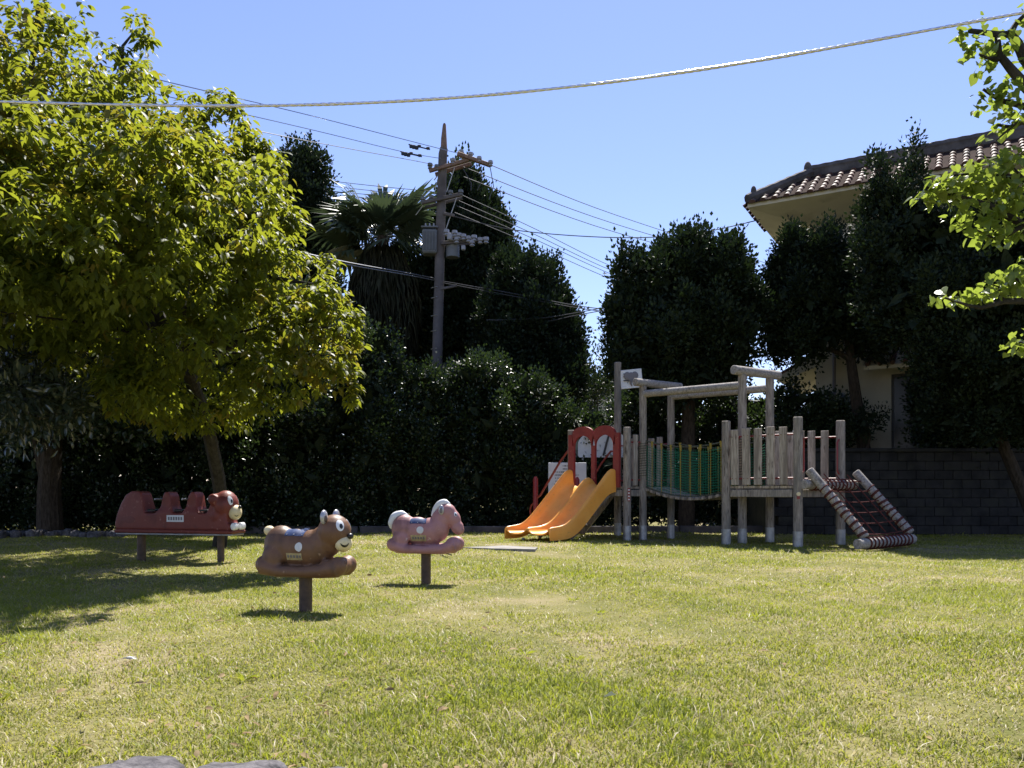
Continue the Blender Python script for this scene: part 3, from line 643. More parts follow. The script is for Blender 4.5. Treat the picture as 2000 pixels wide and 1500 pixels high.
# ------------------------------------------------------------------ big yellow green tree
def leaf_tree(t, base, pos, ax, nor, ln, wd, tm, m_main, m_alt, alt, nobj=300):
    b = np.array(base); d = np.linalg.norm(pos-np.array([0, 0, EYE]), axis=1)
    px = pos[:, 0]/pos[:, 1]*F+1000; py = HOR-(pos[:, 2]-EYE)/pos[:, 1]*F
    d = np.where((px > 0) & (px < 2000) & (py > 0) & (py < 1500), d, 1e6)
    order = np.argsort(d); near = order[:nobj]; rest = order[nobj:]
    tv, tf = tm
    mes = [me_from('leaf', [(v[0], v[1], v[2]) for v in tv], tf, mm) for mm in (m_main, m_alt)]
    X = unit(ax); Y = unit(np.cross(nor, X)); Z = np.cross(X, Y)
    for i in near:
        o = link('leaf', mes[1 if alt[i] else 0], t)
        M = Matrix(((X[i][0]*ln[i], Y[i][0]*wd[i], Z[i][0]*ln[i], pos[i][0]-b[0]), (X[i][1]*ln[i], Y[i][1]*wd[i], Z[i][1]*ln[i], pos[i][1]-b[1]), (X[i][2]*ln[i], Y[i][2]*wd[i], Z[i][2]*ln[i], pos[i][2]-b[2]), (0,0,0,1)))
        o.matrix_local = M
    k = 0
    for sel, mm, nm in ((rest[~alt[rest]], m_main, 'crown'), (rest[alt[rest]], m_alt, 'young_foliage')):
        if len(sel) == 0: continue
        o = link(nm, leaf_mesh(nm, tm, pos[sel]-b, ax[sel], nor[sel], ln[sel], wd[sel], mm), t); o['kind'] = 'stuff'
def big_tree():
    base = Vector(gnd(428, 13.6)); t = thing('broadleaf_tree', 'big spreading tree with backlit yellow green leaves filling the upper left', 'tree', base)
    bl = [(60,110,120,90,9.8,1.3),(190,130,90,70,10.2,1.2),(-60,200,160,150,9.0,1.6),(120,270,170,120,9.4,1.5),(300,250,110,75,10.2,1.2),(400,300,85,75,10.4,1.1),(470,350,70,60,10.5,1.0),
          (250,400,170,120,9.3,1.4),(420,430,110,90,9.9,1.2),(60,450,170,140,8.6,1.5),(520,400,45,50,10.6,.7),(480,530,95,70,10.0,1.1),(560,550,75,55,10.4,.9),(300,560,150,90,9.0,1.3),(620,600,62,50,10.4,.8),
          (520,630,100,60,9.8,1.0),(610,670,80,60,10.2,.8),(640,730,55,50,10.2,.6),(420,690,100,60,9.4,1.0),(540,745,85,50,9.8,.8),(200,680,110,60,9.4,1.0),(420,400,120,110,8.5,1.0),(300,340,130,110,8.2,1.0),(250,500,130,110,8.1,1.0),(120,330,130,120,8.0,1.0),(505,320,45,40,10.5,.6),(440,260,55,45,10.5,.7),(-80,420,160,200,8.0,1.4),(-150,250,150,160,7.6,1.4),(60,480,140,120,7.5,1.1),(-150,560,150,120,7.4,1.2),(300,430,130,120,11.6,1.4),(150,300,130,120,11.4,1.4),(430,520,110,90,12.0,1.3),(200,600,130,80,11.4,1.3),(380,620,110,70,12.2,1.2),(60,700,110,60,10.6,1.2),(60,420,130,120,11.2,1.4),(250,735,80,45,9.4,.7),(430,500,100,90,13.4,1.4),(330,430,110,100,13.2,1.5),(450,620,90,60,13.6,1.3),(200,430,120,110,13.2,1.5),(300,600,110,70,13.6,1.4),(60,560,130,90,12.8,1.4),(-100,560,150,140,11.5,1.6),(350,800,80,40,11.8,.8),(290,780,80,50,11.0,.9),(430,810,60,36,12.2,.7),(400,760,90,50,12.4,.9),(-120,330,150,160,10.2,1.6),(540,470,55,60,10.2,.7),(90,600,130,90,8.6,1.2),(280,770,60,40,9.2,.6),(480,785,60,35,9.6,.5),(660,630,40,34,10.3,.5)]
    P, O = blob_points(bl, 27, .55, .25)
    q_ = np.sin(P[:, 0]*4.3+1)*np.sin(P[:, 1]*3.7+2)*np.sin(P[:, 2]*4.9)+.7*np.sin(P[:, 0]*8.1+P[:, 2]*3)*np.sin(P[:, 2]*9.3+P[:, 1]*5)
    kp = q_ > -.12; P = P[kp]; O = O[kp]
    sp = [(275,55,22,24,10.3,.22),(285,85,18,18,10.3,.2),(432,190,30,18,10.5,.25),(440,215,20,14,10.5,.2),(540,335,20,20,10.6,.2),(575,420,14,14,10.6,.2),(90,12,16,16,10,.3),(645,510,22,8,10.6,.2),(690,615,14,12,10.4,.15),(690,770,12,16,10.3,.15),(265,770,30,14,9.4,.2)]
    P2, O2 = blob_points(sp, 26, .2, .1); P = np.concatenate([P, P2]); O = np.concatenate([O, O2])
    # whorls of drooping leaves at twig ends
    k = 8; n = len(P)*k; idx = np.repeat(np.arange(len(P)), k); a = np.tile(np.arange(k)*2*math.pi/k, len(P))+np.repeat(rng.uniform(0, 6, len(P)), k)+rng.normal(size=n)*.25
    h = np.stack([np.cos(a), np.sin(a), np.zeros(n)], -1)
    ax = unit(h+np.array([0,0,-.55])+O[idx]*.30+rng.normal(size=(n,3))*.28); pos = P[idx]+h*.02+rng.normal(size=(n,3))*.035
    nor = unit(np.array([0,0,1.])+h*.25+rng.normal(size=(n,3))*.3)
    ln = rng.uniform(.060, .14, n); wd = ln*rng.uniform(.46, .6, n)
    altp = lumpn(P[:, 0], P[:, 2], 1.7, 2.0)+rng.normal(size=len(P))*.5 > .75; alt = altp[idx]
    leaf_tree(t, base, pos, ax, nor, ln, wd, OV, L_MAIN, L_NEW, alt)
    def br(pts, r0, r1, nm='branch'):
        MB().tube([Vector(p)-base for p in pts], [r0+(r1-r0)*i/(len(pts)-1) for i in range(len(pts))], 9).build(nm, BARKG, t, smooth=True)
    br([base, W(436,1000,13.4), W(424,920,13.0), W(405,830,12.3), W(370,730,11.4), W(320,640,10.6)], .12, .09, 'trunk')
    br([W(320,640,10.6), W(250,520,10.2), W(215,430,10.0), W(270,340,9.9), W(340,280,10.1), W(370,230,10.2)], .10, .025)
    br([W(250,520,10.2), W(150,430,9.8), W(80,300,9.6), W(60,150,9.7), W(75,10,9.9)], .08, .02)
    br([W(215,430,10.0), W(330,370,10.0), W(420,330,10.3), W(520,340,10.5)], .05, .015)
    br([W(320,640,10.6), W(420,560,10.3), W(520,540,10.3), W(640,560,10.5)], .06, .015)
    br([W(370,730,11.0), W(460,670,10.4), W(560,640,10.2), W(650,640,10.3)], .06, .012)
    br([W(270,340,9.9), W(235,200,10.0), W(240,90,10.2), W(262,62,10.3)], .04, .009)
    br([W(236,150,10.1), W(250,101,10.2), W(275,95,10.3)], .012, .006)
    br([W(370,260,10.2), W(410,225,10.4), W(425,205,10.5)], .02, .006)
    br([W(320,640,10.6), W(200,620,9.6), W(80,560,9.0)], .05, .015)
    br([W(540,490,10.4), W(600,515,10.5), W(625,517,10.6), W(650,510,10.6)], .012, .005)
    rr = random.Random(3)
    for i in range(26):
        q = rr.choice(bl); c = W(q[0], q[1], q[4]); s_ = W(250, 480, 10.1) if q[1] < 500 else W(350, 680, 10.6)
        mid = (c+s_)/2+Vector((rr.uniform(-.3,.3), rr.uniform(-.3,.3), rr.uniform(0,.4))); e = c+Vector((rr.uniform(-.5,.5), rr.uniform(-.5,.5), rr.uniform(-.3,.4)))
        br([s_, mid, e], .025, .006)
big_tree()
# glossy tree reaching in at the left edge
def glossy_branch():
    base = Vector((-7.4, 8.2, 0)); t = thing('glossy_leaf_tree', 'glossy dark leaved tree with white glints reaching in low at the left edge', 'tree', base)
    bl = [(20,735,75,55,9.0,.9),(-60,720,110,90,8.8,1.1),(70,790,70,45,9.2,.8),(-20,820,90,60,9.0,.9),(150,780,40,30,9.3,.5)]
    P, O = blob_points(bl, 13, .5, .2); pos, ax, nor, ln, wd = clumps(P, O, 12, .13, .11, .045, .2)
    m = mat('white_glint_leaf', (.03,.045,.03), .2, 0, .8, (.05,.065,.045), 2, space='World', trans=.15, tcol=(.14,.2,.06))
    o = link('crown', leaf_mesh('crown', OV, pos-np.array(base), ax, nor, ln, wd, m), t); o['kind'] = 'stuff'
    MB().tube([Vector((0,0,0)), Vector((.1,.1,1.2)), Vector((.7,.4,1.9)), W(-20,760,8.9)-base], [.12,.09,.06,.03], 8).build('trunk', BARK, t, smooth=True)
glossy_branch()

# ------------------------------------------------------------------ heart leaved tree at the right
def heart_tree():
    base = Vector((3.8, 4.25, 0)); t = thing('heart_leaf_tree', 'near tree with round heart shaped leaves reaching in from the right edge', 'tree', base)
    tr = [base, Vector((3.76,4.25,1.1)), Vector((3.66,4.2,2.1)), Vector((3.7,4.15,3.0))]
    MB().tube([p-base for p in tr], [.10,.09,.07,.04], 10).build('trunk', BARKG, t, smooth=True)
    D = 3.92
    paths = [[tr[3], W(2060,190,4.1), W(2000,112,D), W(1987,84,D), W(1973,67,D), W(1948,67,D), W(1892,60,D)],
             [tr[3], W(2060,230,4.1), W(2000,165,D), W(1976,137,D), W(1951,106,D), W(1948,70,D)],
             [W(1951,116,D), W(1928,113,D), W(1912,106,D)], [W(1973,67,D), W(1985,45,D), W(2000,30,D), W(2020,10,D)],
             [tr[3], W(2070,250,4), W(2000,207,D), W(1954,196,D), W(1920,174,D)],
             [tr[3], W(2060,270,4), W(2000,238,D), W(1973,248,D), W(1948,244,D)],
             [tr[2], W(2080,480,4.1), W(2000,440,D), W(1930,400,D), W(1860,380,D), W(1805,365,D)],
             [tr[2], W(2080,400,4.1), W(2000,350,D), W(1920,335,D), W(1850,345,D)],
             [W(2000,440,D), W(1950,470,D), W(1910,450,D)], [W(2000,350,D), W(1960,310,D), W(1905,305,D)],
             [tr[1]+Vector((0,0,.8)), W(2080,600,4.1), W(2000,588,D), W(1961,589,D), W(1916,601,D), W(1893,597,D), W(1837,579,D)],
             [W(2080,600,4.1), W(2010,560,D), W(1985,545,D), W(1960,530,D)], [W(1961,589,D), W(1950,560,D), W(1920,550,D)],
             [tr[1]+Vector((0,0,.5)), W(2090,690,4.1), W(2020,672,D), W(1990,668,D)], [W(1976,248,D), W(1950,270,D), W(1938,283,D)],
             [tr[2], W(2100,420,4.0), W(2040,300,4.0), W(2030,150,4.0)], [W(2010,480,3.96), W(1985,430,D), W(1975,390,D)]]
    rad = [(.05,.014),(.05,.016),(.016,.006),(.022,.008),(.04,.008),(.03,.008),(.045,.006),(.04,.006),(.015,.005),(.012,.004),(.035,.006),(.016,.005),(.01,.004),(.02,.006),(.008,.004),(.03,.01),(.012,.004)]
    for pth, (a, b) in zip(paths, rad):
        MB().tube([p-base for p in pth], [.8*(a+(b-a)*(i/(len(pth)-1))**.7) for i in range(len(pth))], 7).build('branch', BARKG, t, smooth=True)
    P = []
    def scatter(n, cx, cy, rx, ry, d=D, rd=.15):
        a = rdir(n)*(rng.random(n)**.45)[:, None]; c = np.array(W(cx, cy, d)); P.append(c+a*np.array([rx/F*d, rd, ry/F*d]))
    for c in ((26,1905,85,26,22),(22,1935,110,25,25),(16,1888,62,16,14),(30,1955,90,30,30),(12,1985,40,20,22),(40,1935,185,36,24),(40,1975,200,30,30),(22,1975,235,28,18),(10,1955,250,14,10),
              (60,1960,320,46,26),(130,1900,350,62,42),(120,1970,370,50,52),(90,1850,372,50,32),(26,1812,372,22,24),(60,1900,420,46,30),(80,1965,440,50,44),(36,1930,460,28,24),
              (60,1960,555,45,26),(40,1925,575,36,20),(26,1880,585,34,14),(8,1835,578,14,12),(60,1990,540,26,46),(34,1995,665,20,30),(20,2030,400,30,100),(14,1990,130,14,26)):
        scatter(int(c[0]*1.05), *c[1:])
    for c in ((300,2190,60,110,110),(340,2300,-40,150,130),(340,2440,60,150,150),(300,2170,330,90,120),(340,2330,280,150,150),(260,2520,280,130,160),(200,2200,560,90,90),(220,2400,520,130,110),(200,2300,-180,140,90)):
        scatter(c[0], *c[1:], 4.15, .55)
    pos = np.concatenate(P); n = len(pos)
    a = rng.uniform(0, 6.28, n); h = np.stack([np.cos(a), np.sin(a), np.zeros(n)], -1)
    ax = unit(h*.8+np.array([0,0,-.55])+rng.normal(size=(n,3))*.35); nor = unit(np.array([0,0,.9])+h*.7+rng.normal(size=(n,3))*.45)
    ln = rng.uniform(.022, .048, n)+(rng.random(n) < .15)*.016; wd = ln*rng.uniform(.9, 1.05, n)
    leaf_tree(t, base, pos, ax, nor, ln, wd, HT, L_HEART, L_HEART, np.zeros(n, bool))
heart_tree()

# ------------------------------------------------------------------ utility pole and lines
PD = 24.0
def pole():
    b = Vector(gnd(852, PD)); t = thing('utility_pole', 'tall grey concrete utility pole with crossarms, insulators and transformers', 'utility pole', b)
    Q = lambda px, py, dd=0: W(px, py, PD+dd)-b
    MB().tube([Vector((0,0,0)), Q(854,700), Q(860,450), Q(865,300), Q(867,290)], [.19,.155,.14,.13,.12], 14).build('shaft', POLEC, t, smooth=True)
    MB().tube([Q(867,291), Q(867,270), Q(868,244), Q(868,241)], [.10,.085,.05,.03], 10).build('tip', RUST, t, smooth=True)
    def arm(p, q, m=RUST, s=.05, nm='crossarm'):
        d = (q-p); M = d.to_track_quat('X', 'Z').to_matrix()
        return MB().box((p+q)/2, (d.length, s*2, s*2), M, bev=.01).build(nm, m, t)
    arm(Q(838,334,-.18), Q(915,312,-.18)); arm(Q(850,341,.18), Q(921,320,.18)); arm(Q(893,300,-.3), Q(958,323,-.1), s=.055)
    arm(Q(824,396,-.2), Q(903,379,-.2), POLEC, .05); arm(Q(830,405,.2), Q(903,387,.2), POLEC, .04); arm(Q(866,417,-.1), Q(888,421,-.1), POLEC, .04)
    arm(Q(862,475,-.2), Q(950,468,-.2), POLEC, .05); arm(Q(862,481,.2), Q(928,474,.2), POLEC, .04); arm(Q(852,566,-.1), Q(893,558,-.1), POLEC, .035)
    for (p, q) in ((Q(848,352), Q(858,338)), (Q(888,327), Q(872,375)), (Q(858,338), Q(848,380)), (Q(893,382), Q(870,450)), (Q(830,396), Q(812,420))):
        MB().tube([p, q], .014, 6).build('brace', GALV, t)
    ins = MB(); 
    def insul(p, m=CERAM, s=1.0):
        mb = MB()
        for k, (r_, z) in enumerate(((.05,.0),(.075,.04),(.045,.06),(.075,.10),(.04,.12),(.06,.16))): pass
        mb.tube([p+Vector((0,0,-.08*s)), p+Vector((0,0,-.06*s)), p+Vector((0,0,-.05*s)), p+Vector((0,0,.0)), p+Vector((0,0,.01*s)), p+Vector((0,0,.09*s)), p+Vector((0,0,.10*s))], [.03*s,.07*s,.07*s,.04*s,.08*s,.07*s,.03*s], 8)
        mb.build('insulator', m, t, smooth=True)
    for px, py in ((840,325),(853,328),(885,316),(901,299),(919,304),(936,312),(958,320)): insul(Q(px, py, -.18), TRAFO if px < 880 else CERAM)
    for px, py in ((826,391),(843,388),(880,378),(900,377)): insul(Q(px, py, -.2), TRAFO)
    for px, py in ((872,455),(880,465),(888,457),(896,462),(905,464),(915,468),(926,466),(938,471),(949,470),(922,476),(892,470)): insul(Q(px, py, -.3), CERAM, 1.1)
    mbx = MB(); mbx.box(Q(840,474), (.44,.42,.72), bev=.04).box(Q(840,447), (.48,.46,.05), bev=.01)
    for k in range(5): mbx.box(Q(840,474)+Vector((-.18+.09*k, -.23, 0)), (.02, .05, .56))
    tr = mbx.build('transformer', TRAFO, t)
    for k in range(3): MB().tube([Q(832+8*k,446,-.1), Q(831+8*k,436,-.1)], [.04,.02], 7).build('bushing', CERAM, tr, smooth=True)
    mb2 = MB(); mb2.tube([Q(884,503), Q(884,478)], .20, 14); mb2.tube([Q(884,478), Q(884,475)], [.215,.12], 14); mb2.build('transformer', TRAFO, t, smooth=True)
    MB().box(Q(905,484,-.3), (.12,.12,.14), bev=.02).build('fuse_box', CERAM, t); MB().box(Q(878,462,-.35), (.14,.12,.2), bev=.02).build('fuse_box', CERAM, t)
    for k, zz in enumerate((560, 580, 615, 645, 680)): MB().tube([Q(852,zz,-.16)+Vector((-.17,.16,0)), Q(852,zz,-.16)+Vector((0,-.01,0)), Q(852,zz,-.16)+Vector((.17,.16,0))], .012, 5).build('band', GALV, t)
    for px0, py0, px1, py1 in ((936,318,932,372),(957,325,955,390),(905,330,920,372)):
        a, c_ = Q(px0, py0, -.2), Q(px1, py1, -.2); m_ = (a+c_)/2+Vector((.12, 0, -.1)); MB().tube([a, m_, c_], .013, 5).build('jumper_wire', WIRE, t)
pole()
def wire(name, label, pts, r=.011, m=WIRE, sag=.3, group='overhead lines of the utility pole', seg=5):
    pts = [W(*p) for p in pts]; out = []
    if len(pts) == 2:
        a, b = pts; N = 24
        for i in range(N+1): s = i/N; out.append(a+(b-a)*s+Vector((0,0,-sag*4*s*(1-s))))
    else:
        for i in range(len(pts)-1):
            p0 = pts[max(0,i-1)]; p1 = pts[i]; p2 = pts[i+1]; p3 = pts[min(len(pts)-1,i+2)]
            for k in range(8):
                s = k/8; out.append(.5*((2*p1)+(p2-p0)*s+(2*p0-5*p1+4*p2-p3)*s*s+(3*p1-p0-3*p2+p3)*s**3))
        out.append(pts[-1])
    o = MB().tube(out, r, seg).build(name, m, None, smooth=True); tag(o, label, 'power line', group); return o
wire('power_line', 'highest power line running from the pole top to the upper left', [(905,301,24),(870,293,23.6),(600,224,19),(295,152,14),(-100,50,11)], .010, WIREL)
wire('power_line', 'second power line running from the pole top to the upper left', [(872,311,24),(790,297,23),(620,256,19.5),(430,212,15.5),(-100,90,11)], .009, WIREL)
wire('power_line', 'third power line, lowest of those leaving the pole top to the upper left', [(840,325,24),(835,319,23.8),(680,290,20.5),(505,256,16.5),(-100,120,11)], .009, WIRE)
for k, (lb, y0, y1) in enumerate((('topmost thin line left of the pole, level with the middle crossarm', 350, 374), ('second thin line left of the pole middle crossarm', 360, 383), ('third thin line left of the pole middle crossarm', 370, 387), ('lowest thin line left of the pole middle crossarm', 378, 391))):
    wire('power_line', lb, [(826+6*(3-k), y1, 24), (620, y0, 27), (300, y0-45, 34)], .010)
wire('power_line', 'upper power line descending right from the end of the top crossarm', [(958,322,24),(1200,419,31),(1500,515,43),(1700,570,55)], .013)
wire('power_line', 'middle power line descending right from the top crossarm', [(905,326,24),(1200,437,31),(1500,523,43),(1700,577,55)], .013)
wire('power_line', 'lower power line descending right from the top crossarm', [(905,345,24),(1200,453,31),(1500,532,43),(1700,584,55)], .013)
for k, (lb, a, c) in enumerate((('first of the four lines descending right from the middle crossarm', (900,380), (1190,518)), ('second of the four lines descending right from the middle crossarm', (896,392), (1189,526)), ('third of the four lines descending right from the middle crossarm', (892,402), (1193,535)), ('lowest of the four lines descending right from the middle crossarm', (888,415), (1193,545)))):
    wire('power_line', lb, [(*a, 24), ((a[0]+c[0])/2, (a[1]+c[1])/2-2, 27), (*c, 32), (1320, c[1]+48, 38)], .012)
wire('service_cable', 'slack cable sagging from the pole across the sky to the house eave', [(880,421,24),(1010,450,23),(1200,464,22),(1350,457,21),(1485,429,20.05)], .014)
for k, (lb, pp) in enumerate((('upper of two bright low cables crossing the palm', [(300,420,17),(620,500,20.5),(800,534,23),(852,544,24)]), ('lower of two bright low cables crossing the palm', [(300,428,17),(620,505,20.5),(800,538,23),(852,548,24)]), ('upper low cable running right from the pole across the dark trees', [(852,547,24),(1000,573,23.5),(1120,596,23),(1200,606,23)]), ('lower low cable running right from the pole across the dark trees', [(852,550,24),(1000,578,23.5),(1120,600,23),(1200,611,23)]), ('cable curving up to the right in the sky gap', [(950,625,23.6),(1050,622,23.2),(1120,612,23),(1210,595,22.8)]), ('thin slack cable below the one in the sky gap', [(960,626,23.8),(1060,628,23.4),(1120,617,23.2),(1210,600,23)]))):
    wire('service_cable', lb, pp, .014, WIREL if k < 2 else WIRE)
for px, py, lb in ((808,284,'dark spacer clamps on the highest line left of the pole'), (792,298,'dark spacer clamps on the second line left of the pole')):
    mb = MB(); D_ = 22.8
    for dx, s_ in ((0,.05),(6,.05),(11,.035),(-5,.045),(28,.035)): mb.box(W(px+dx, py+dx*.24+(3 if s_ > .04 else -1), D_), (.10,.06,.11*s_/.05), bev=.015)
    mb.tube([W(px-10,py-2,D_), W(px+32,py+8,D_)], .018, 6)
    tag(mb.build('line_clamp', BLACK), lb, 'clamp', 'clamps on the power lines')
# near twisted cable with a sun glint
def cable():
    def pt(px):
        f = (px+300)/2600; D = 1/((1-f)/4.25+f/3.5); u_ = px/1000
        return W(px, ((((17.679*u_-64.877)*u_+1.190)*u_)+28.603)*u_+198.78, D)
    A = pt(-300); t = thing('twisted_cable', 'thick twisted silver cable crossing the whole sky with a sun glint', 'cable', A)
    N = 1100
    for ph in (0, 2.094, 4.189):
        pts = []
        for i in range(N+1):
            px = -300+2600*i/N; c = pt(px); a = ph+i*.30+.8*math.sin(i*.011)+.4*math.sin(i*.047); pts.append(c+Vector((0, math.cos(a), math.sin(a)))*(.0028+.0006*math.sin(i*.083))-A)
        for end, nxt, front in ((pts[0], pts[12], True), (pts[-1], pts[-13], False)):
            d = (end-nxt).normalized(); ex = [end+d*k*.7+Vector((0, 0, .012*k*k)) for k in range(1, 22)]
            pts = (ex[::-1]+pts) if front else (pts+ex)
        MB().tube(pts, .0050, 6).build('strand', CABLE, t, smooth='all')
cable()

# ------------------------------------------------------------------ spring riders
def bear():
    D = 6.3; b = Vector(gnd(597, D)); t = thing('bear_rider', 'brown bear spring rider with white eyes and a smiling cream muzzle', 'spring rider', b, R(-15)); t.scale = (.90, .95, 1)
    MB().tube([(0,0,-.05),(0,0,.30)], .056, 14).build('post', POLEB, t, smooth=True)
    mb = MB()
    mb.ell((-.235,0,.515), (.155,.135,.165)).ell((-.09,0,.50), (.16,.125,.155)).ell((.07,0,.50), (.16,.125,.15)).ell((.16,0,.53), (.12,.115,.15))
    mb.ell((.275,0,.635), (.145,.135,.135)).ell((.235,0,.56), (.10,.11,.12))
    mb.tube([(-.33,0,.33),(-.2,0,.325),(0,0,.322),(.2,0,.33),(.34,0,.34)], [.05,.05,.05,.05,.05], 12, flat=2.6)
    mb.ell((.34,0,.372), (.085,.13,.068)).ell((-.34,0,.37), (.08,.12,.065))
    for s in (-1, 1):
        mb.tube([(-.36,s*.10,.365),(-.2,s*.115,.33),(0,s*.12,.325),(.2,s*.115,.335),(.36,s*.10,.365)], [.072,.05,.042,.055,.078], 12)
        mb.ell((-.35,s*.09,.375), (.075,.07,.07)).ell((.355,s*.09,.375), (.08,.07,.075)).ell((.27,s*.09,.37), (.09,.06,.06)).ell((-.26,s*.10,.43), (.10,.055,.11))
    body_me = fuse(mb, .0105, 5, BROWN); body = link('body', body_me, t); bv = bvh_of(body_me)
    for s in (-1, 1):
        e = MB().ell((.235,s*.105,.75), (.026,.048,.056), 14, 8).build('ear', SILVER, t, smooth='all')
        MB().ell((.25,s*.110,.742), (.018,.026,.032), 12, 8).build('inner_ear', mat('ear_brown%d' % s, (.10,.07,.07), .5), e, smooth='all')
        n = Vector((.105, s*.085, .03)).normalized(); c = Vector((.275,0,.66))
        ey = patch(bv, c+n*.02, n,   .034, .046, 'eye', EYEW, t, off=.004)
        patch(bv, c+n*.02+Vector((.004,-s*.004,-.008)), n, .014, .021, 'pupil', BLACK, ey, off=.008)
    mz = MB().ell((.362,-.004,.548), (.072,.088,.070), 16, 12).build('muzzle', CREAM, t, smooth='all'); bz = bvh_of(mz.data)
    MB().ell((.428,-.004,.602), (.026,.032,.024), 12, 8).build('nose', BLACK, t, smooth='all')
    patch(bz, (.362,-.025,.572), (.75,-.65,-.05), .040, .042, 'mouth', BLACK, mz, 'arc', .004, arc=(205,335,.009))
    MB().ell((-.355,0,.635), (.05,.045,.04), 12, 8).build('tail', CREAM, t, smooth='all')
    for s in (-1, 1):
        n = (0, s, .12)
        sp = patch(bv, (-.065,0,.615), (0, s, .25), .088, .033, 'saddle_plate', BLUE, t, 'rect')
        for k in (-1, 0, 1): patch(bv, (-.065+k*.068,0,.594), (0, s, .25), .006, .006, 'rivet', GALV, sp, off=.007)
        patch(bv, (.0,0,.505), n, .036, .036, 'round_badge', WHITEP, t)
        lp = patch(bv, (-.045,0,.43), n, .072, .026, 'name_plate', BRASS, t, 'rect')
        for k in range(5): patch(bv, (-.045+(k-2)*.026,0,.43), n, .008, .010, 'letter', GREYP, lp, 'rect', off=.006)
bear()
def horse():
    D = 8.4; b = Vector(gnd(832, D)); t = thing('horse_rider', 'pink horse spring rider with white mane and tail', 'spring rider', b, R(-9))
    MB().tube([(0,0,-.05),(0,0,.31)], .052, 14).build('post', POLEB, t, smooth=True)
    mb = MB()
    mb.ell((-.235,0,.555), (.135,.125,.155)).ell((-.09,0,.535), (.16,.115,.145)).ell((.06,0,.53), (.15,.115,.145)).ell((.14,0,.57), (.11,.105,.15)).ell((.165,0,.655), (.105,.09,.12))
    mb.ell((.22,0,.725), (.105,.085,.10)).ell((.295,0,.665), (.075,.068,.10), M=Matrix.Rotation(R(-20),3,'Y')).ell((.335,0,.575), (.068,.060,.072)).ell((.355,0,.545), (.056,.056,.052))
    mb.tube([(-.32,0,.345),(0,0,.338),(.32,0,.35)], .048, 12, flat=2.3)
    for s in (-1, 1):
        mb.tube([(-.33,s*.09,.39),(-.2,s*.105,.35),(0,s*.108,.342),(.2,s*.105,.352),(.33,s*.09,.395)], [.068,.05,.042,.055,.072], 12)
        mb.ell((-.33,s*.08,.395), (.07,.065,.07)).ell((.31,s*.08,.40), (.085,.06,.078)).ell((-.25,s*.09,.45), (.09,.05,.10))
    me = fuse(mb, .0105, 4, PINK); link('body', me, t); bv = bvh_of(me)
    MB().ctube([(.075,0,.69),(.105,0,.765),(.15,0,.815),(.20,0,.832),(.25,0,.81)], [.022,.032,.036,.034,.018], 14).build('mane', WHITEP, t, smooth='all')
    MB().ctube([(-.375,0,.565),(-.37,0,.62),(-.335,0,.68),(-.27,0,.71),(-.20,0,.695)], [.02,.04,.046,.036,.015], 14).build('tail', WHITEP, t, smooth='all')
    for s in (-1, 1):
        e = MB().ell((.185,s*.085,.755), (.030,.022,.052), 14, 8).build('ear', SILVER, t, smooth='all')
        MB().ell((.187,s*.098,.75), (.017,.014,.034), 12, 8).build('inner_ear', GREYP, e, smooth='all')
        n = Vector((.5, s*.85, .1)).normalized(); ey = patch(bv, Vector((.30,0,.705)), n, .016, .024, 'eye', EYEW, t)
        patch(bv, Vector((.302,0,.70)), n, .008, .014, 'pupil', BLACK, ey, off=.006)
        n = (0, s, .12)
        sp = patch(bv, (-.065,0,.625), (0, s, .22), .086, .031, 'saddle_plate', BLUE, t, 'rect')
        for k in (-1, 0, 1): patch(bv, (-.065+k*.066,0,.605), (0, s, .22), .006, .006, 'rivet', GALV, sp, off=.007)
        patch(bv, (-.035,0,.535), n, .036, .037, 'round_badge', WHITEP, t)
        lp = patch(bv, (-.055,0,.452), n, .082, .030, 'name_plate', BRASS, t, 'rect')
        for k in range(5): patch(bv, (-.055+(k-2)*.028,0,.452), n, .009, .012, 'letter', GREYP, lp, 'rect', off=.006)
horse()
